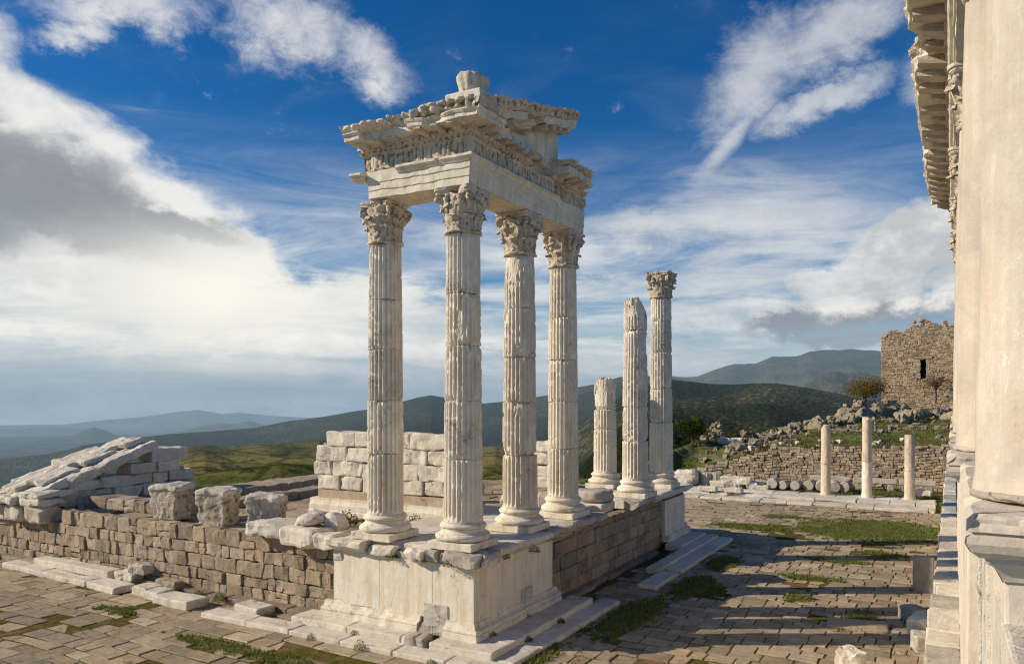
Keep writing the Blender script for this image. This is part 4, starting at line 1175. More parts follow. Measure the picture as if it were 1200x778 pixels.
for k, (ya, yb, xo, zo, th, dx) in enumerate(((15.7, 17.3, -.1, .12, .26, 1.5), (17.3, 18.9, .0, .06, .30, 1.3), (18.9, 20.5, .05, .05, .32, 1.3), (20.5, 21.9, .02, .05, .3, 1.3),
        (15.9, 17.6, -1.1, .25, .24, 1.1), (17.6, 19.6, -1.0, .28, .24, 1.0), (19.7, 21.4, -.9, .34, .26, .9), (16.4, 18.2, -.3, .38, .2, .9), (20.6, 21.6, -.35, .42, .2, .7), (18.6, 20.2, -.45, .34, .18, .8),
        (15.3, 16.7, -1.9, .02, .26, 1.2), (16.8, 18.6, -1.9, .16, .24, 1.1), (18.7, 20.8, -1.85, .22, .24, 1.0))):
    ya, yb = 15.7 + (ya - 15.7) * .82, 15.7 + (yb - 15.7) * .82
    V, F = stone((dx, (yb - ya) * 1.08, th * 1.15), 960 + k, .05, 11, .06, 4, freq=2.6, cutd=.74)
    V = rot(V, rg.uniform(-.10, .10), SLG + rg.uniform(-.08, .06), rg.uniform(-.09, .05))
    part([(V + np.array([-29.35 + xo, (ya + yb) / 2, gz((ya + yb) / 2) + zo + th / 2]), F)], 'raking_slab', M['marble_white'] if k % 3 else M['marble'], gb, tint=rg.uniform(.92, 1.03))
for k, (x, y, z, sx, sy, sz, mt) in enumerate(((-28.6, 16.05, 1.85, .95, .8, .62, 'carved'), (-29.8, 16.0, 1.85, 1.0, .9, .6, 'carved'), (-31.2, 16.2, 1.8, 1.2, .9, .55, 'carved'), (-28.75, 16.1, 2.28, 1.25, 1.0, .26, 'marble_white'), (-30.3, 15.95, 2.32, 1.6, 1.1, .3, 'marble_white'), (-28.8, 16.3, 2.52, 1.2, 1.3, .24, 'marble'), (-29.6, 21.4, 3.5, .9, .7, .8, 'marble'), (-29.5, 22.0, 2.6, 1.0, .8, .9, 'old'))):
    V, F = stone((sx, sy, sz), 980 + k, .07, 10, .06, 4, freq=2.5, cutd=.72)
    part([(V + np.array([x, y, z]), F)], 'corner_stone' if k < 6 else 'block', M[mt], gb)

# ------------------------------------------------------------------ FAR SIDE OF THE PLAZA
fsx = empty('far_stylobate', (-7.5, 45, 0), 'low white marble step running across the far end of the plaza under three plain columns', 'steps')
rg = random.Random(12); k = 0
for (y0, y1, z0, z1, rg_) in ((46.2, 47.6, -.05, .13, (1.3, 2.6)), (47.62, 49.0, .0, .27, (1.2, 2.6)), (49.02, 50.3, .1, .28, (1.2, 2.4))):
    x = -15.2
    while x < -.9:
        ww = min(rg.uniform(*rg_), -.8 - x)
        if ww > .25:
            V, F = stone((ww - .02, y1 - y0, z1 - z0 + rg.uniform(-.03, .02)), 1000 + k, .04, 7, .03, 2, freq=1.6, cutd=.86)
            part([(V + np.array([x + ww / 2, (y0 + y1) / 2 + rg.uniform(-.05, .05), (z0 + z1) / 2]), F)], 'step_block', M['marble_white'], fsx, tint=rg.uniform(.86, 1.03)); k += 1
        x += ww + .01
def plain_column(x, y, z0, z1, seed, label, white=0.0, broken=True):
    root = empty('plain_column', (x, y, z0), label, 'column', 'plain columns at the far end of the plaza')
    n = 40; rows = 60
    z = np.linspace(z0, z1, rows); a = np.arange(n) * 2 * pi / n
    A, Zg = np.meshgrid(a, z, indexing='ij')
    P = np.stack([np.cos(A), np.sin(A), Zg], 2).reshape(-1, 3)
    rad = .285 - .035 * (Zg - z0) / 4.5 + .012 * fbm(P + seed, 3, 3, seed).reshape(A.shape)
    rad = np.where(Zg - z0 < .12, rad + .035, rad)
    zt = z1 - .22 * np.maximum(0, np.cos(A - seed)) * (1 if broken else .2)
    V = np.stack([x + np.cos(A) * rad, y + np.sin(A) * rad, np.minimum(Zg, zt)], 2).reshape(-1, 3)
    F = gridF(n, rows, True).tolist(); F.append([i * rows + rows - 1 for i in range(n)])
    up = V[:, 2] > z0 + (z1 - z0) * .45
    for nm, sel, mt in (('lower_shaft', False, 'marble_white' if white else 'marble'), ('upper_shaft', True, 'marble')):
        m_ = MB(); cutz = z0 + (z1 - z0) * .45
        Vc = V.copy(); Vc[:, 2] = np.maximum(Vc[:, 2], cutz - .0) if sel else np.minimum(Vc[:, 2], cutz)
        if sel: Vc = Vc + (Vc - np.array([x, y, 0])) * np.array([-.004, -.004, 0])
        m_.add(Vc, F, 1.1 if (white and not sel) else (.92, .83, .74)); m_.obj(nm, M[mt], root, True)
plain_column(-6.6, 49.5, .27, 4.45, 3, 'left one of the three plain columns, with a broken top, at the far end of the plaza')
plain_column(-4.35, 49.4, .27, 4.95, 5, 'tallest of the three plain columns, its lower half repaired in bright white', 1.0)
plain_column(-2.15, 49.6, .27, 3.95, 1, 'right and shortest of the three plain columns, with a notch at its top')

w = empty('retaining_wall', (-8, 56, 0), 'small-stone retaining wall at the foot of the hillside behind the plain columns', 'wall')
mb = MB(); block_wall(mb, (-18.5, 55.6), (1.0, 55.6), (0, -1), .05, lambda s: float(wall_top(-18.5 + s)) + .05 * sin(s * 5) + .04 * sin(s * 13), (.15, .22), (.16, .42), .35, 41, .03, .03, 3, outj=.05, cuts=0, tl=(.75, 1.4), wobble=.05); mb.obj('masonry', M['ashlar'], w)
mb = MB()
for x in np.arange(-18.5, 1, .5): mb.add(*box(x, x + .5, 55.72, 57.6, -.1, float(wall_top(x + .25)) - .12))
mb.obj('joint_fill', M['mortar'], w)

# things lying before the retaining wall
rg = random.Random(19)
for k in range(7):
    L = rg.uniform(1.0, 1.5); r0 = rg.uniform(.27, .36)
    V, F = lathe([(.01, -L / 2), (r0 * .9, -L / 2), (r0, -L / 2 + .04), (r0, L / 2 - .04), (r0 * .9, L / 2), (.01, L / 2)], 28)
    V = V + vfbm(V + k * 3, 3, 3, k) * .025
    V = rot(V, rg.uniform(-.25, .25), pi / 2)
    piece_thing('column_drum', V, F, (-10.1 + k * .72 + rg.uniform(-.05, .05), 52.2 + rg.uniform(-.2, .2), .2 + r0), 'old', 'grey column drum lying in the row left of the plain columns', 'column drum', 'column drums lying in a row', rg.uniform(.9, 1.15))
V, F = stone((1.5, 1.3, 1.1), 1100, .25, 9, .15, 5, cutd=.65); piece_thing('marble_block', V, F, (-15.6, 51.2, .7), 'marble_white', 'big rough white block at the far end of the plaza, left of the fallen pieces', 'block')
for k in range(2):
    V, F = lathe([(.01, -.45), (.40, -.45), (.42, .45), (.01, .45)], 48); a = np.arctan2(V[:, 1], V[:, 0]); f = 1 - .07 * np.abs(np.sin(a * 8)); V[:, 0] *= f; V[:, 1] *= f
    piece_thing('column_drum', rot(V, .2 * k, 0, .05), F, (-14.35 + .62 * k, 51.5 + .2 * k, .62), 'old', 'upright fluted drum stump right of the big rough white block', 'column drum', 'fluted stumps beside the white block')
for k in range(11):
    s_ = (rg.uniform(.6, 1.5), rg.uniform(.5, .8), rg.uniform(.3, .55))
    V, F = stone(s_, 1120 + k, .07, 7, .07, 4, cutd=.7)
    piece_thing('marble_fragment', rot(V, rg.uniform(-.4, .4)), F, (-13.2 + (k % 6) * .52 + rg.uniform(-.1, .1), 50.9 + (k // 6) * .7, .2 + s_[2] / 2 + (.25 if k % 4 == 3 else 0)), 'marble_white', 'white marble piece in the heap between the rough block and the drums', 'fragment', 'white marble pieces heaped at the far end', rg.uniform(.85, 1.05))
for k, (x0, x1, lab) in enumerate(((-8.2, -5.75, 'left long stone beam lying before the retaining wall, behind the left plain column'), (-5.6, -3.05, 'middle long stone beam before the retaining wall, between two plain columns'), (-2.95, -.9, 'right long stone beam before the retaining wall, behind the shortest plain column'))):
    root = empty('stone_beam', ((x0 + x1) / 2, 54.4, .2), lab, 'beam', 'long stone beams before the retaining wall')
    V, F = stone((x1 - x0, .5, .32), 1140 + k, .04, 8, .025, 2, cutd=.85); part([(V + np.array([(x0 + x1) / 2, 54.4, .78]), F)], 'beam', M['old'], root)
    for q in (x0 + .35, x1 - .35):
        V, F = stone((.35, .45, .46), 1150 + k, .04, 5, .03, 1); part([(V + np.array([q, 54.4, .4]), F)], 'support_block', M['old'], root, tint=.8)
V, F = stone((.8, .6, .35), 1160, .05, 6, .04, 2); piece_thing('marble_block', V, F, (-1.5, 51.0, .55), 'marble_white', 'small white block right of the shortest plain column', 'block')
V, F = stone((1.0, .6, .3), 1161, .05, 6, .04, 2); piece_thing('marble_block', V, F, (-11.6, 47.8, .45), 'marble_white', 'low white block on the far step below the heap of pieces', 'block')
V, F = stone((1.1, .6, .3), 1162, .05, 6, .04, 2); piece_thing('marble_block', V, F, (-13.2, 47.8, .45), 'marble_white', 'low white block on the far step, left of its twin', 'block')

# ------------------------------------------------------------------ HILLSIDE: rocks, grass, trees, tower
rg = random.Random(23)
def boulder(x, y, s, seed, flat=.75):
    V, F = stone((s * rg.uniform(.8, 1.3), s * rg.uniform(.7, 1.1), s * flat * rg.uniform(.7, 1.3)), seed, s * .12, 10, s * .30, 6, freq=1.9 / s, cutd=.55)
    V = rot(V, rg.uniform(0, 6), rg.uniform(-.3, .3))
    piece_thing('boulder', V, F, (x, y, ground_z(x, y) + s * .18), 'rock', 'weathered grey boulder on the grassy hillside below the tower', 'boulder', 'grey boulders on the hillside', rg.uniform(.85, 1.25))
cx_ = [-16.2, -15, -13.7, -11.2, -8.4, -5, -1, 4]; cy_ = [62.5, 64.5, 67, 73, 80, 84, 86, 88]
for k in range(100):
    x = rg.uniform(-14.8, 1.5)
    y = float(np.interp(x, cx_, cy_)) + rg.gauss(-3.4, 2.4)
    boulder(x, y, abs(rg.gauss(.40, .42)) + .25, 1200 + k)
for k in range(16):
    x = rg.uniform(-10, 0); y = float(np.interp(x, cx_, cy_)) - rg.uniform(1.0, 4.0); boulder(x, y, rg.uniform(.8, 1.6), 1400 + k, .95)
for k in range(55):
    x = rg.uniform(-16.5, .5); y = rg.uniform(57, float(np.interp(x, cx_, cy_)) - 2)
    boulder(x, y, rg.uniform(.15, .5), 1450 + k)
for k in range(16):
    x = rg.uniform(-15.5, -3); y = rg.uniform(57.5, 63); s = rg.uniform(.2, .5)
    V, F = stone((s * 1.4, s, s * .8), 1500 + k, .05, 5, .05, 3); piece_thing('marble_fragment', rot(V, rg.uniform(0, 3)), F, (x, y, ground_z(x, y) + s * .25), 'marble_white', 'small white stone scattered on the grassy slope', 'fragment', 'white stones on the slope')
for k, (x0, x1, yy, lab) in enumerate(((-9.5, -5.2, 66.5, 'low ruined wall on the grassy slope behind the two left plain columns'), (-4.6, -.4, 70.0, 'low ruined wall on the grassy slope behind the shortest plain column'), (-13.2, -10.4, 62.0, 'short ruined wall on the slope above the sloping end of the retaining wall'))):
    root = empty('ruined_wall', ((x0 + x1) / 2, yy, ground_z((x0 + x1) / 2, yy)), lab, 'wall', 'low ruined walls on the slope')
    mb = MB(); zb_ = min(ground_z(x0, yy), ground_z(x1, yy)) - .1
    block_wall(mb, (x0, yy), (x1, yy + .6), (0, -1), zb_, lambda s: ground_z(x0 + s, yy) + .42 + .14 * sin(s * 3.1 + k), (.18, .26), (.25, .6), .5, 1870 + k, .05, .05, 4, outj=.06, cuts=2); mb.obj('rubble', M['rock'], root)
# rubble mound left of the rocks
def mound(x, y, w_, h_, seed, label):
    root = empty('rubble_mound', (x, y, ground_z(x, y)), label, 'rubble mound')
    mb = MB(); r2 = random.Random(seed)
    for k in range(60):
        a = r2.uniform(0, 2 * pi); q = sqrt(r2.random()); zz = r2.random() * (1 - q ** 2) * h_
        s = r2.uniform(.28, .55)
        V, F = stone((s, s * .8, s * .7), seed + k, .08, 5, .06, 3); mb.add(rot(V, r2.uniform(0, 3), r2.uniform(-.4, .4)) + np.array([x + cos(a) * q * w_ / 2, y + sin(a) * q * w_ / 2, ground_z(x, y) + zz]), F, r2.uniform(.85, 1.25))
    mb.obj('rubble', M['rock'], root)
mound(-17.0, 63.6, 2.1, 1.75, 1600, 'tall stump of rubble masonry on the crest right of the round tree')
mound(-7.8, 80.0, 3.4, 2.0, 1700, 'stump of ruined rubble wall under the autumn tree')
V, F = stone((2.0, .8, .5), 1650, .1, 8, .08, 4); piece_thing('marble_block', V, F, (-15.4, 62.6, ground_z(-15.4, 62.6) + .2), 'marble_white', 'white marble pile on the crest right of the rubble stump', 'block')

def hill_grass():
    r2 = random.Random(31); mb = MB()
    for k in range(4200):
        x = r2.uniform(-18, 1.2); y = r2.uniform(56.6, 88)
        if y > float(np.interp(x, cx_, cy_)) + 1.0: continue
        if fbm(np.array([[x, y, 0.]]), .5, 3, 61)[0] < -.12: continue
        z = ground_z(x, y)
        blades(mb, x, y, z, 9, .30, .30, .16, r2, w=.03, tl=(.6, 1.45))
    for k in range(260):
        x = r2.uniform(-15, -.9); y = r2.uniform(50.9, 54.8)
        blades(mb, x, y, .2, 14, .35, .25, .13, r2, w=.02)
    for k in range(160):
        x = r2.uniform(-17, 0); blades(mb, x, 56.0, float(wall_top(x)) - .05, 10, .25, .2, .2, r2, w=.02)
    o = mb.obj('hillside_grass', M['drygrass']); kind(o, 'stuff', 'rough grass on the hillside and before the retaining wall')
hill_grass()

def tree(name, label, cat, x, y, h, cw, chh, mat, seed, dens=1600, leaf=.13, trunk_r=.12, bare=False, crown_z=.62, lean=0, group=None, z0=None):
    r2 = random.Random(seed)
    z = ground_z(x, y) - .1 if z0 is None else z0
    root = empty(name, (x, y, z), label, cat, group)
    mb = MB()
    top = h * crown_z
    pts = [(x + lean * t + .05 * sin(t * 5 + seed), y, z + top * t) for t in np.linspace(0, 1, 7)]
    mb.add(*tube(pts, np.linspace(trunk_r, trunk_r * .6, 7), 8))
    tips = []
    for k in range(16 if not bare else 22):
        a = r2.uniform(0, 2 * pi); q = sqrt(r2.random()) * .9; e = r2.uniform(-.35, .9)
        tx, ty, tz = x + lean + cos(a) * q * cw / 2, y + sin(a) * q * cw / 2, z + h * crown_z + e * chh / 2 * sqrt(max(0, 1 - q * q * .8))
        t0 = r2.uniform(.5, 1)
        sx, sy, sz = x + lean * t0, y, z + top * t0
        mid = ((sx + tx) / 2 + r2.uniform(-.1, .1) * cw, (sy + ty) / 2 + r2.uniform(-.1, .1) * cw, (sz + tz) / 2 + .08 * h)
        P = [(sx, sy, sz), mid, (tx, ty, tz)]
        mb.add(*tube(P, [trunk_r * .45, trunk_r * .28, trunk_r * .08], 5)); tips.append((tx, ty, tz))
        if bare:
            for _ in range(5):
                b = (mid[0] + r2.gauss(0, .28) * cw * .5, mid[1] + r2.gauss(0, .28) * cw * .5, (mid[2] + tz) / 2 + r2.uniform(-.1, .25) * chh)
                mb.add(*tube([mid, ((mid[0] + b[0]) / 2, (mid[1] + b[1]) / 2, (mid[2] + b[2]) / 2 + .05), b], [trunk_r * .2, trunk_r * .12, trunk_r * .04], 4))
    mb.obj('trunk', M['bark'], root)
    V = []; F = []; T = []
    for k in range(dens):
        c = tips[r2.randrange(len(tips))]
        s = cw * .13
        px, py, pz = c[0] + r2.gauss(0, s), c[1] + r2.gauss(0, s), c[2] + r2.gauss(0, s * .75)
        u = np.array([r2.gauss(0, 1), r2.gauss(0, 1), r2.gauss(0, .6)]); u /= np.linalg.norm(u)
        v = np.cross(u, [r2.gauss(0, 1), r2.gauss(0, 1), r2.gauss(0, 1)]); v /= np.linalg.norm(v)
        l = leaf * r2.uniform(.6, 1.3); n0 = len(V)
        p = np.array([px, py, pz])
        V += [p - u * l * .5, p + v * l * .3, p + u * l * .5, p - v * l * .3]; F.append([n0, n0 + 1, n0 + 2, n0 + 3])
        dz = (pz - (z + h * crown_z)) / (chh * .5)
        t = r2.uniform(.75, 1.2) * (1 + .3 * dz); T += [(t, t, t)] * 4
    mb = MB(); mb.add(np.array(V), F, np.array(T)); mb.obj('crown', mat, root)
    return root
tree('round_tree', 'small round dark green tree at the left end of the hillside crest', 'tree', -17.9, 60.4, 2.15, 2.0, 1.6, M['leaf'], 2, 6500, .13, .09, crown_z=.62)
tree('autumn_tree', 'yellow-brown autumn tree beside the left corner of the tower', 'tree', -7.4, 82.0, 3.7, 3.7, 2.3, M['leaf_autumn'], 4, 5200, .14, .12, crown_z=.62, z0=4.5)
tree('bare_tree', 'small half-bare tree in front of the tower, right of its window', 'tree', -1.5, 87.0, 3.2, 2.6, 1.7, M['leaf_autumn'], 6, 420, .15, .09, True, crown_z=.62, z0=5.5)
r2 = random.Random(3)
def shrub(x, y, w_, h_, label, seed, mat='leaf', z=None, group=None):
    rs_ = random.Random(seed); V = []; F = []; T = []
    z = ground_z(x, y) if z is None else z
    for k in range(420):
        a = rs_.uniform(0, 2 * pi); q = sqrt(rs_.random()); e = rs_.random() * sqrt(max(0, 1 - q * q)) 
        p = np.array([x + cos(a) * q * w_ / 2, y + sin(a) * q * w_ / 2, z + e * h_])
        u = np.array([rs_.gauss(0, 1), rs_.gauss(0, 1), rs_.gauss(.4, .7)]); u /= np.linalg.norm(u)
        v = np.cross(u, [rs_.gauss(0, 1), rs_.gauss(0, 1), rs_.gauss(0, 1)]); v /= np.linalg.norm(v)
        l = .11 * w_ * rs_.uniform(.6, 1.3); n0 = len(V)
        V += [p, p + u * l * .5 + v * l * .25, p + u * l, p + u * l * .5 - v * l * .25]; F.append([n0, n0 + 1, n0 + 2, n0 + 3])
        t = rs_.uniform(.4, .95); T += [(t, t, t)] * 4
    mb = MB(); mb.add(np.array(V), F, np.array(T)); o = mb.obj('shrub', M[mat])
    tag(o, label, 'shrub', group)
shrub(-11.9, 58.5, 1.1, .8, 'dark green shrub on the slope above the sloping end of the retaining wall', 5)
shrub(-16.75, 18.9, .7, .45, 'left one of two green weed clumps at the foot of the white marble wall', 6, 'grass', 2.0)
shrub(-15.9, 19.0, .6, .48, 'right one of two green weed clumps at the foot of the white marble wall', 7, 'grass', 2.0)
shrub(-14.6, 19.6, .55, .34, 'small green weed clump between the corner columns at the white wall', 8, 'grass', 2.05)
# weeds on and around the steps
wk = 0
for (x, y, z, w_, h_) in ((-16.2, 15.05, .05, .25, .16), (-14.9, 15.0, .08, .22, .2), (-13.0, 14.98, .1, .26, .16), (-12.3, 14.3, .0, .3, .28), (-11.3, 15.2, .05, .35, .22), (-10.9, 15.45, .1, .4, .25), (-13.9, 14.35, .0, .25, .16), (-10.2, 14.3, 0, .25, .14), (-9.0, 16.6, .1, .3, .14), (-9.0, 18.4, .1, .3, .14), (-9.72, 16.1, .27, .25, .12), (-9.8, 17.9, .27, .3, .13), (-22.4, 15.6, .1, .35, .22), (-19.6, 15.55, .1, .3, .2), (-18.6, 15.5, .1, .4, .26), (-17.2, 15.6, .1, .35, .2), (-25.5, 15.7, .1, .3, .2), (-9.95, 17.1, 1.93, .34, .22), (-9.6, 18.1, 1.95, .3, .2), (-11.4, 15.5, 2.0, .35, .14), (-12.3, 15.5, 2.0, .3, .14), (-10.5, 15.45, 2.0, .35, .15)):
    shrub(x, y, w_, h_, 'small green weed tuft in a joint of the podium or its steps', 20 + wk, 'grass', z, 'weed tufts around the podium'); wk += 1

# tower
tw = empty('ruined_tower', (-2.5, 90, 5.3), 'ruined brown brick tower with a ragged top and one dark window, on the hill', 'tower')
TX0, TX1, TY = -6.45, 3.4, 88.3
def tower_top(s):
    x = TX0 + s
    t = np.interp(x, [-6.45, -6.1, -5.4, -5.0, -4.3, -3.9, -3.6, -3.3, -2.9, -2.6, -2.3, -1.5, -.6, 0, 3.4], [11.9, 12.4, 12.75, 12.9, 12.9, 13.35, 13.2, 13.6, 13.45, 13.95, 13.5, 13.5, 13.45, 13.4, 13.2])
    return float(t) + .10 * sin(s * 9) + .06 * sin(s * 23) + .32 * float(fbm(np.array([[s * 1.0, 0., 0.]]), 1.6, 3, 19)[0])
WX0, WX1, WZ0, WZ1 = -3.02 + .0, -2.2, 8.0, 10.0
mb = MB(); block_wall(mb, (TX0, TY), (TX1, TY), (0, -1), 4.9, tower_top, (.15, .21), (.18, .52), .4, 51, .03, .03, 3, outj=.024, cuts=0, tl=(.68, 1.35), hue=.05, wobble=.04, skip=lambda m_, z: (WX0 < TX0 + m_ < WX1 and WZ0 < z < WZ1))
mb.obj('front_wall', M['brick'], tw)
mb = MB(); block_wall(mb, (TX0, TY + .5), (TX0, TY + 7), (-1, 0), 4.9, lambda s: 11.8 - .12 * s, (.22, .3), (.3, .7), .4, 52, .03, .03, 3, outj=.05, cuts=0, tl=(.72, 1.3)); mb.obj('side_wall', M['brick'], tw)
mb = MB()
for x in np.arange(TX0 + .1, TX1 - .2, .35):
    t = tower_top(x - TX0 + .17) - .25
    if x + .35 > WX0 and x < WX1:
        mb.add(*box(x, x + .35, TY + .14, TY + .7, 4.6, WZ0)); mb.add(*box(x, x + .35, TY + .14, TY + .7, WZ1, t))
    else: mb.add(*box(x, x + .35, TY + .14, TY + .7, 4.6, t))
mb.obj('wall_core', M['brick'], tw)
mb = MB(); mb.add(*box(WX0 - .3, WX1 + .3, TY + .75, TY + .8, WZ0 - .3, WZ1 + .3)); mb.obj('window', M['inner_shade'], tw)  # near-black sheet behind the opening paints the shade of the interior
for k, (x, z, s, c) in enumerate(((-2.75, 13.95, .5, (1.2, 1.15, 1.05)), (-2.2, 13.7, .4, (1.2, .9, .7)), (-6.2, 12.3, .4, (1.25, .9, .7)), (-3.4, 13.75, .35, (1.2, .9, .7)))):
    V, F = stone((s, s, s), 1800 + k, .1, 6, .08, 3); m_ = MB(); m_.add(V + np.array([x, TY + .2, z]), F, c); m_.obj('loose_block', M['brick'], tw)

mb = MB(); zj = WZ0 - .02; k = 0
while zj < WZ1:
    for xj in (WX0 - .02, WX1 + .02):
        V, F = stone((.34, .4, .27), 1850 + k, .03, 4, .03, 1); mb.add(V + np.array([xj + random.Random(k).uniform(-.03, .03), TY + .19, zj + .14]), F, random.Random(k).uniform(.75, 1.2)); k += 1
    zj += .275
V, F = stone((1.5, .42, .24), 1890, .03, 5, .03, 1); mb.add(V + np.array([(WX0 + WX1) / 2, TY + .17, WZ1 + .12]), F, .9)
mb.obj('window_frame', M['brick'], tw)

# village on the far ridge
rg = random.Random(61)
proto = None
for k in range(34):
    u = rg.uniform(378, 482); phi = math.atan((u - 600) / FPX); D = rg.uniform(1900, 2030)
    a = phi - TH; x, y = D * sin(a), D * cos(a); z = ground_z(x, y)
    if proto is None:
        hr = empty('village_house', (0, 0, 0), 'tiny red-roofed house in the village along the distant green ridge', 'house', 'red-roofed houses of the distant village')
        m_ = MB(); m_.add(*box(-6, 6, -5, 5, -4, 5)); m_.obj('wall', M['house_wall'], hr)
        m_ = MB(); m_.add(np.array([(-6.6, -5.6, 5.02), (6.6, -5.6, 5.02), (6.6, 5.6, 5.02), (-6.6, 5.6, 5.02), (-5, 0, 8.5), (5, 0, 8.5)]), [[0, 1, 5, 4], [2, 3, 4, 5], [1, 2, 5], [3, 0, 4], [3, 2, 1, 0]]); m_.obj('roof', M['house_roof'], hr)
        proto = hr; t = hr
    else:
        t = proto.copy(); COL.objects.link(t)
        for ch in list(proto.children):
            c = ch.copy(); COL.objects.link(c); c.parent = t
    t.location = (x, y, z); t.rotation_euler = (0, 0, rg.uniform(0, 3.1)); s = rg.uniform(.7, 1.2); t.scale = (s, s, s)

# ------------------------------------------------------------------ NEAR PORTICO ON THE RIGHT
ZP = 5.66
lw = empty('portico_wall', (.6, 12, 0), 'pale block wall carrying the portico at the right edge, seen edge-on', 'wall')
mb = MB(); block_wall(mb, (.135, 1.0), (.135, 19.5), (-1, 0), 1.55, lambda s: 5.32, (.5, .75), (.8, 1.7), .35, 71, .012, .012, 6, outj=.004, cuts=1, tl=(.93, 1.05), hue=.02); mb.obj('masonry', M['marble_white'], lw)
mb = MB(); mb.add(*box(.19, 2.2, 1.0, 19.5, 0, 5.2)); mb.obj('wall_core', M['mortar'], lw)
mb = MB(); block_wall(mb, (.16, 19.6), (.16, 34), (-1, 0), 1.55, lambda s: 4.6 - .14 * s + .25 * sin(s * 2.3), (.5, .7), (.7, 1.5), .5, 72, .04, .03, 6, outj=.03, cuts=3, tl=(.9, 1.06), hue=.02); mb.obj('broken_end', M['marble_white'], lw)

ld = empty('stone_ledge', (-.2, 28, 0), 'long ledge of pale stone blocks along the foot of the right-hand portico', 'ledge')
y = 3.0; k = 0; rg = random.Random(81)
while y < 56:
    L = rg.uniform(.9, 1.9)
    jag = 1.0 if y < 22 else .5
    xl = -.40 + rg.uniform(-.06, .07) * jag
    V, F = stone((.14 - xl, L - .012, 1.62), 1900 + k, .03, 9, .02 + .02 * jag, 2 if y < 22 else 1, freq=1.9, cutd=.9)
    part([(V + np.array([(xl + .14) / 2, y + L / 2, .80 + rg.uniform(-.008, .006)]), F)], 'ledge_block', M['marble_white'] if rg.random() < .8 else M['old'], ld, tint=rg.uniform(.9, 1.03)); y += L; k += 1
V, F = stone((.5, .5, .8), 1990, .03, 6, .02, 1); piece_thing('grey_block', V, F, (-.30, 55.0, 2.0), 'old', 'dark grey block standing on the far end of the long ledge', 'block', None, .55)

def pedestal(y0, y1, xf, seed, label, zt=5.44, zb=3.2, cornice=True, rough=False):
    root = empty('portico_pedestal', (.5, (y0 + y1) / 2, zb), label, 'pedestal', 'pedestals of the right-hand portico')
    V, F = stone((1.0, y1 - y0, zt - zb), seed, .012, 12, .008, 0, freq=3); part([(V + np.array([xf + .5, (y0 + y1) / 2, (zt + zb) / 2]), F)], 'dado', M['near' if not rough else 'marble_white'], root, tint=1.05)
    pr = [(-.4, zt + .003), (.005, zt + .003), (.012, zt + .02), (.03, zt + .05), (.048, zt + .062), (.055, zt + .064), (.055, zt + .080), (.072, zt + .083), (.095, zt + .10), (.106, zt + .125), (.104, zt + .145), (.090, zt + .153), (.088, zt + .158), (.104, zt + .162), (.105, zt + .20), (.085, zt + .215), (-.4, zt + .215)]
    Ls = []
    V, F = sweep(pr, (xf, y1), (xf, y0), (-1, 0), .03, .012, 0, 1)
    n = fbm(V, 3.5, 4, seed); V[:, 0] += np.clip(n - .05, 0, 1) * .10 * smooth(zt + .14, zt + .20, V[:, 2])
    V = V + vfbm(V, 9, 3, seed) * .004
    Ls.append((V, F))
    V, F = sweep(pr, (xf, y0), (xf + 1.0, y0), (0, -1), .03, .012, -1, 0); n = fbm(V, 5, 4, seed); V[:, 1] += np.clip(n - .0, 0, 1) * .06 * smooth(zt + .15, zt + .20, V[:, 2]); V = V + vfbm(V, 9, 3, seed + 1) * .003; Ls.append((V, F))
    part(Ls, 'cornice', M['near'], root, tint=1.0)
    return root
def smooth_column(x, y, seed, label, R=.285, R1=.235, z1=8.62, cap_top=9.2, near=False):
    root = empty('smooth_column', (x, y, ZP), label, 'column', 'plain columns of the right-hand portico')
    prof = [(.02, 0), (R * 1.06, 0), (R * 1.07, .015), (R * 1.05, .022), (R * 1.05, .024), (R * 1.03, .026)]
    V, F = lathe([(a, b + ZP) for a, b in prof] + [(R * 1.0, ZP + .03), (.02, ZP + .03)], 64); V = V + np.array([x, y, 0]); V = V + vfbm(V, 9, 2, seed) * .004
    part([(V, F)], 'base', M['old'], root, True)
    seg, rows = 200, 90
    z = np.linspace(ZP + .02, z1, rows); a = np.arange(seg) * 2 * pi / seg
    A, Zg = np.meshgrid(a, z, indexing='ij')
    t = (Zg - z[0]) / (z1 - z[0])
    ph_ = (A + .1) % (2 * pi / 20) - pi / 20
    fac = .45 + .55 * np.minimum(cos(pi / 20) / np.cos(ph_) + .004, 1.0)   # the shaft is cut to twenty flat facets
    Pn = np.stack([np.cos(A) * R, np.sin(A) * R, Zg], 2).reshape(-1, 3) + seed
    rad = (R + (R1 - R) * t ** 1.3) * fac + .006 * fbm(Pn, 3, 4, seed).reshape(A.shape)
    rad = rad + .008 * np.exp(-((Zg - z[0]) / .05) ** 2)
    for zj in (ZP + 1.28,):
        e = Zg - zj ; rad = rad - .0015 * np.exp(-(e / .006) ** 2) * (fbm(Pn, 5, 2, seed + 3).reshape(A.shape) > -.5)
    V = np.stack([x + np.cos(A) * rad, y + np.sin(A) * rad, Zg], 2).reshape(-1, 3)
    F = gridF(seg, rows, True)
    tz = np.where(V[:, 2] < ZP + 1.28, .93, .85) * (1 + .06 * fbm(V, 2.2, 4, seed + 6))
    m_ = MB(); m_.add(V, F, np.stack([tz, tz * .985, tz * .97], 1)); m_.obj('shaft', M['near'], root, True)
    capital(x, y, z1, cap_top, root, r0=R1 + .005, W=.34, seed=seed, wear=.014, broken=.12, small=True)
    return root
CP = [(.355, 3.22), (.300, 6.0), (.285, 8.85), (.28, 11.65), (.28, 14.45), (.28, 17.25)]
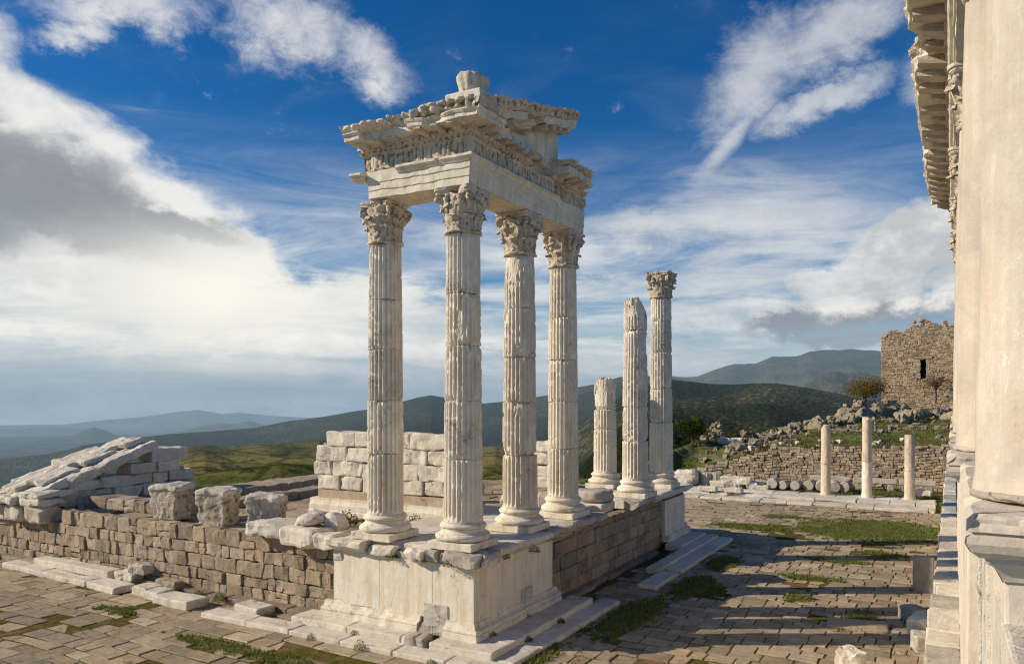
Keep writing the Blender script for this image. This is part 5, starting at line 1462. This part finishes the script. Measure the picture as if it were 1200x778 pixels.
labs = ['nearest plain column, cut by the right edge of the picture', 'second plain column of the right-hand portico, pale strip beside the nearest one', 'third plain column of the right-hand portico, only its capital and edge showing', 'fourth plain column of the right-hand portico', 'fifth plain column of the right-hand portico', 'last plain column of the right-hand portico, at its far end']
for k, ((x, y), lb) in enumerate(zip(CP, labs)):
    smooth_column(x, y, 40 + k, lb)
    ya, yb = (2.80, 4.9) if k == 0 else (y - .55, y + .55)
    pedestal(ya, yb, .138 if k == 0 else .07, 2000 + k * 3, ['nearest pedestal with a chipped moulded cornice at the lower right corner', 'second pedestal under the pale strip column', 'third pedestal of the right-hand portico', 'fourth pedestal of the right-hand portico', 'fifth pedestal of the right-hand portico', 'last pedestal at the far end of the right-hand portico'][k])

pe = empty('portico_entablature', (.3, 10, 9.2), 'carved entablature with bracketed cornice overhanging at the top right', 'entablature')
YA, YB = -2.0, 18.0
def pside(prof, a, b, seed, amp=.006, step=.08, bite=0, orn=None, pstep=.03):
    V, F = sweep(prof, (.0, a), (.0, b), (-1, 0), step, pstep)
    o = -V[:, 0]
    if bite: V[:, 0] += np.clip(fbm(V, 1.8, 3, seed), 0, 1) * bite * np.clip((o - .1) / .25, 0, 1)
    if orn is not None: V[:, 0] -= orn(V, o)
    return V + vfbm(V, 4, 3, seed) * amp, F
zc = 9.2
ap = [(-.6, zc + .003), (-.02, zc + .003), (-.02, zc + .10), (0, zc + .105), (0, zc + .20), (.03, zc + .22), (.045, zc + .26), (.045, zc + .29), (-.6, zc + .29)]
for k, (a, b) in enumerate(((-2, 3.2), (3.21, 6.0), (6.01, 8.85), (8.86, 11.65), (11.66, 14.45), (14.46, 18.0))): part([pside(ap, a, b, 2100 + k)], 'architrave', M['marble'], pe, tint=.95)
fp_ = [(-.6, zc + .292), (0.0, zc + .292), (.02, zc + .34), (.0, zc + .50), (.05, zc + .55), (.08, zc + .56), (.08, zc + .60), (-.6, zc + .60)]
part([pside(fp_, YA, YB, 2110, .012, .05, orn=lambda V, o: np.where(o > -.05, .02 * fbm(V, 9, 3, 4), 0))], 'frieze', M['carved'], pe)
cp_ = [(-.6, zc + .602), (.06, zc + .602), (.06, zc + .66), (.40, zc + .66), (.405, zc + .67), (.405, zc + .75), (.44, zc + .79), (.44, zc + .81), (-.6, zc + .82)]
for k, (a, b) in enumerate(((-2, 4.4), (4.42, 7.3), (7.32, 10.1), (10.12, 13.0), (13.02, 17.6))): part([pside(cp_, a, b, 2120 + k, .014, .06, .16)], 'corona', M['marble'], pe)
sp_ = [(-.3, zc + .822), (.36, zc + .822), (.42, zc + .86), (.44, zc + .93), (-.3, zc + .95)]
for k, (a, b) in enumerate(((-1, 3.3), (3.9, 5.3), (5.6, 8.2), (8.9, 9.3), (9.5, 12.2), (12.9, 13.3), (14.2, 16.4))): part([pside(sp_, a, b, 2130 + k, .03, .05, .12, orn=lambda V, o: np.where(o > .2, .035 * fbm(V, 9, 3, 4), 0))], 'sima', M['carved'], pe)
rg = random.Random(91)
for k, q in enumerate(np.arange(-1, 17.5, .42)):
    prof = [(.05, zc + .658), (.39, zc + .658), (.39, zc + .60), (.30, zc + .585), (.2, zc + .56), (.1, zc + .545), (.05, zc + .54)]
    ln = rg.uniform(.82, 1.0) if rg.random() < .8 else rg.uniform(.5, .7)
    V, F = sweep([(a if a < .06 else .05 + (a - .05) * ln, b) for a, b in prof], (0, q), (0, q + .17), (-1, 0), .06, .05); V = V + vfbm(V, 8, 3, k) * .014
    part([(V, F)], 'modillion', M['carved'], pe, tint=rg.uniform(.85, 1.05))

# stones at the foot of the ledge
V, F = stone((.58, .26, 1.16), 2200, .03, 10, .02, 1); piece_thing('stone_slab', V, F, (-.80, 27.3, .53), 'old', 'upright grey slab leaning against the long ledge', 'slab', None, .75)
V, F = stone((.4, .6, .42), 2201, .05, 8, .04, 3); piece_thing('marble_block', rot(V, .3), F, (-.66, 21.0, .18), 'old', 'pale block at the foot of the long ledge, nearest to the camera', 'block')
V, F = stone((.45, .55, .4), 2202, .05, 8, .05, 4); piece_thing('marble_block', rot(V, -.3, .25), F, (-.72, 21.9, .38), 'marble', 'tilted pale block leaning on the foot of the long ledge', 'block')
V, F = stone((.5, .8, .4), 2203, .06, 8, .04, 3); piece_thing('marble_block', rot(V, .6), F, (-.95, 23.6, .2), 'old', 'dark grey block in the shade beside the tilted pale block', 'block', None, .8)
V, F = stone((.54, .5, .52), 2204, .05, 9, .09, 6, cutd=.58); piece_thing('marble_fragment', V, F, (-1.98, 18.75, .18), 'marble_white', 'bright white angular rock lying on the paving at the lower right', 'fragment')
V, F = stone((1.5, .8, .16), 2205, .03, 7, .02, 2); piece_thing('paving_slab', rot(V, .1, .05), F, (-2.2, 22.3, .0), 'paver', 'lifted thick paving slab near the foot of the long ledge', 'slab', None, 1.15)

# ------------------------------------------------------------------ SKY, SUN, CAMERA
def world():
    w = bpy.data.worlds.new('World'); SC.world = w; w.use_nodes = True
    g = N(w)
    sky = g.n('ShaderNodeTexSky', sky_type='NISHITA', sun_disc=False, sun_elevation=radians(27.2), sun_rotation=radians(240), altitude=300, air_density=1.0, dust_density=.5, ozone_density=2.5)
    D = g.n('ShaderNodeTexCoord').outputs['Generated']
    sp = g.n('ShaderNodeSeparateXYZ'); g.t.links.new(D, sp.inputs[0])
    dx, dy, dz = sp.outputs
    # azimuth from the long axis of the view (deg, + right) and elevation (deg)
    az = g.m('MULTIPLY', g.m('ARCTAN2', g.m('ADD', g.m('MULTIPLY', dx, cos(TH)), g.m('MULTIPLY', dy, sin(TH))), g.m('SUBTRACT', g.m('MULTIPLY', dy, cos(TH)), g.m('MULTIPLY', dx, sin(TH)))), 180 / pi)
    el = g.m('MULTIPLY', g.m('ARCSINE', dz), 180 / pi)
    # cloud-plane coordinates give perspective to the streaks
    zz = g.m('ADD', g.m('MAXIMUM', dz, 0), .09)
    cv = g.n('ShaderNodeCombineXYZ'); g.set(cv.inputs[0], g.m('DIVIDE', dx, zz)); g.set(cv.inputs[1], g.m('DIVIDE', dy, zz)); cv.inputs[2].default_value = 0
    cvec = cv.outputs[0]
    wav = g.n('ShaderNodeCombineXYZ'); g.set(wav.inputs[0], g.m('MULTIPLY', az, 1 / 10)); g.set(wav.inputs[1], g.m('MULTIPLY', el, 1 / 7)); wav.inputs[2].default_value = 3
    avec = wav.outputs[0]
    n_a = g.noise(avec, 1.0, 9, .62, .35)      # puffy detail in sky angles
    n_b = g.noise(avec, 2.9, 8, .62, .2)
    n_w = g.noise(avec, .55, 4, .5)
    n_s = g.noise(g.scale(cvec, (1.15, 1.5, 1)), 1.3, 9, .62, 1.1)
    n_st = g.noise(g.scale(avec, (.55, 2.5, 1)), 1.1, 9, .60, .9)
    daz = g.m('ADD', az, g.m('MULTIPLY', g.m('SUBTRACT', n_w, .5), 7))
    del_ = g.m('ADD', el, g.m('ADD', g.m('MULTIPLY', g.m('SUBTRACT', n_a, .5), 6), g.m('MULTIPLY', g.m('SUBTRACT', n_b, .5), 4)))
    def toang(u, v):
        p = math.atan((u - 600) / FPX); return math.degrees(p), math.degrees(math.atan((467 - v) / FPX * cos(p)))
    def blob(u, v, ru, rv, rotd=0, warp=True):
        a, e = toang(u, v); k = 60 / FPX * 57.3 / 60
        x = g.m('SUBTRACT', daz if warp else az, a); y = g.m('SUBTRACT', del_ if warp else el, e)
        c, s = cos(radians(rotd)), sin(radians(rotd))
        xr = g.m('ADD', g.m('MULTIPLY', x, c / (ru * k)), g.m('MULTIPLY', y, s / (ru * k)))
        yr = g.m('SUBTRACT', g.m('MULTIPLY', y, c / (rv * k)), g.m('MULTIPLY', x, s / (rv * k)))
        d = g.m('SQRT', g.m('ADD', g.m('MULTIPLY', xr, xr), g.m('MULTIPLY', yr, yr)))
        return g.ramp(d, 1.0, 0.0)
    def mx(*a):
        r = a[0]
        for b in a[1:]: r = g.m('MAXIMUM', r, b)
        return r
    def dens(mask, nz, lo, hi, gain=1.0):
        return g.ramp(g.m('ADD', g.m('MULTIPLY', mask, gain), g.m('SUBTRACT', nz, .5)), lo, hi)
    n_f = g.noise(avec, 5.5, 8, .68, .8)
    # big bank on the left (its upper edge falls to the right), the bright bank below it
    bank = mx(blob(40, 205, 250, 120, -24), blob(180, 255, 220, 75, -20), blob(-150, 190, 260, 170, -15))
    c_bank = dens(bank, n_b, .16, .46, 1.0)
    low = mx(blob(120, 345, 420, 110, -4), blob(400, 375, 330, 85, -3), blob(-200, 350, 350, 120), blob(295, 290, 40, 40))
    c_low = dens(low, n_st, .16, .62, 1.0)
    # streaked deck near the horizon across the view
    front = g.ramp(g.m('ABSOLUTE', az), 115, 62)  # cloud cover faded out behind the view to cut fill light
    hor = g.m('MULTIPLY', g.ramp(el, 20, 6), front)
    c_hor = g.m('MULTIPLY', g.ramp(g.m('ADD', g.m('MULTIPLY', n_st, .7), g.m('MULTIPLY', n_s, .3)), .30, .66), hor)
    c_low2 = g.m('MULTIPLY', g.ramp(el, 7, 1.5), g.m('MULTIPLY', front, .9))
    # puffs along the top, wisps, right-hand veil and cumulus
    tops = mx(blob(150, 8, 150, 50), blob(330, 35, 130, 75, -18), blob(425, 80, 105, 55, -25), blob(0, 50, 40, 70), blob(100, 35, 70, 30, 20))
    c_top = g.m('MULTIPLY', dens(g.m('MULTIPLY', tops, .75), g.m('ADD', g.m('MULTIPLY', n_b, .25), g.m('MULTIPLY', n_f, .75)), .10, .92, 1.0), .9)
    wisp = mx(blob(880, 90, 110, 85, 50), blob(970, 40, 150, 65, 25), blob(855, 165, 24, 110, -42, False), blob(1075, 90, 80, 55), blob(950, 120, 120, 40, 15))
    wn = g.noise(g.scale(avec, (1.0, 1.0, 1)), 2.0, 8, .62, 1.4)
    c_wisp = g.m('MULTIPLY', dens(g.m('MULTIPLY', wisp, .80), g.m('ADD', g.m('MULTIPLY', wn, .6), g.m('MULTIPLY', n_f, .4)), .22, .90, 1.0), .75)
    veil = mx(blob(760, 270, 130, 45, 5), blob(900, 260, 190, 95, -20), blob(640, 300, 120, 60), blob(860, 330, 200, 80))
    c_veil = g.m('MULTIPLY', dens(g.m('MULTIPLY', veil, .75), n_s, .18, .85, 1.0), .70)
    cum = mx(blob(1060, 300, 125, 66, 12), blob(1000, 345, 115, 42), blob(1130, 290, 130, 95), blob(960, 330, 60, 34))
    c_cum = dens(cum, n_b, .26, .50, 1.0)
    grey = mx(blob(940, 385, 130, 26), blob(1080, 385, 130, 24))
    c_grey = g.m('MULTIPLY', dens(grey, n_b, .12, .6), .65)
    # thin high haze inside the blue
    c_thin = g.m('MULTIPLY', g.ramp(n_s, .46, .80), g.m('MULTIPLY', g.ramp(el, 30, 8), g.m('MULTIPLY', front, .2)))
    # sky colour: the Nishita sky deepened away from the horizon
    skyc = g.n('ShaderNodeHueSaturation', i_Saturation=1.28, i_Value=1.0, i_Color=sky.outputs[0]).outputs[0]
    tone = g.mix(g.ramp(el, 0, 26), (.42, .74, .94), (.19, .64, .90))
    skyc = g.mix(1.0, skyc, tone, 'MULTIPLY')
    bg = g.n('ShaderNodeBackground', i_Color=skyc, i_Strength=.10)
    # cloud shading
    shade_n = g.m('ADD', g.m('MULTIPLY', n_a, .5), g.m('MULTIPLY', n_b, .5))
    white = (.84, .84, .82); greyc = (.25, .275, .31); dark = (.16, .20, .26)
    core = mx(blob(60, 225, 240, 78, -20, True), blob(-120, 215, 260, 110), blob(210, 258, 130, 34, -12))
    col = g.mix(g.m('MULTIPLY', g.ramp(core, .10, .75), .95), white, greyc)
    col = g.mix(g.m('MULTIPLY', g.ramp(shade_n, .56, .40), .35), col, (.42, .46, .53))
    base_c = mx(blob(1040, 378, 190, 30), blob(940, 390, 120, 24), blob(1110, 375, 110, 40))
    right = g.ramp(az, 0, 14)
    pass
    right_mix = g.m('MULTIPLY', right, .25)
    col = g.mix(right_mix, col, (.46, .51, .56))
    col = g.mix(g.m('MULTIPLY', c_cum, .75), col, g.mix(g.ramp(shade_n, .42, .58), (.52, .53, .55), (.86, .85, .82)))
    col = g.mix(g.m('MULTIPLY', g.ramp(base_c, .05, .75), .72), col, dark)
    bl = g.ramp(el, 4.5, 0)
    col = g.mix(g.m('MULTIPLY', g.ramp(n_st, .62, .38), g.m('MULTIPLY', g.ramp(el, 16, 4), .55)), col, (.36, .46, .55))
    col = g.mix(g.m('MULTIPLY', bl, .8), col, (.24, .35, .46))
    glow = blob(255, 345, 260, 110, 0, False)
    col = g.mix(g.m('MULTIPLY', glow, .9), col, (1.0, .97, .86))
    cover = g.m('SUBTRACT', 1, 0.0)
    for c in (c_bank, c_low, c_hor, c_low2, c_top, c_wisp, c_veil, c_cum, c_grey, c_thin):
        cover = g.m('MULTIPLY', cover, g.m('SUBTRACT', 1, c, None, True))
    cover = g.m('MAXIMUM', g.m('SUBTRACT', 1, cover, None, True), g.ramp(el, 1.0, -.5))
    bc = g.n('ShaderNodeBackground', i_Color=col, i_Strength=1.0)
    ms = g.n('ShaderNodeMixShader', i_Fac=cover); g.t.links.new(bg.outputs[0], ms.inputs[1]); g.t.links.new(bc.outputs[0], ms.inputs[2])
    o = g.n('ShaderNodeOutputWorld'); g.t.links.new(ms.outputs[0], o.inputs[0])
    w.cycles.sampling_method = 'MANUAL'; w.cycles.sample_map_resolution = 512
world()

sun = bpy.data.lights.new('sun', 'SUN'); sun.energy = 5.0; sun.angle = radians(.5); sun.color = (1, .88, .70)
so = bpy.data.objects.new('sun', sun); COL.objects.link(so)
el_, dirx, diry = radians(27.2), .866, .5
so.rotation_euler = (radians(90 - 27.2), 0, math.atan2(-dirx, diry))
so.location = (-40, -30, 40)

cam = bpy.data.cameras.new('camera'); co = bpy.data.objects.new('camera', cam); COL.objects.link(co)
co.location = (0, 0, EYE); co.rotation_euler = (radians(90), 0, TH)
cam.sensor_width = 36; cam.lens = FPX / 1200 * 36; cam.shift_y = 78 / 1200
cam.clip_start = .05; cam.clip_end = 120000
SC.camera = co
SC.view_settings.view_transform = 'Standard'; SC.view_settings.look = 'None'; SC.view_settings.exposure = 0; SC.view_settings.gamma = 1
SC.render.engine = 'CYCLES'
SC.cycles.use_denoising = True; SC.cycles.filter_width = 1.15
SC.cycles.max_bounces = 5; SC.cycles.diffuse_bounces = 3
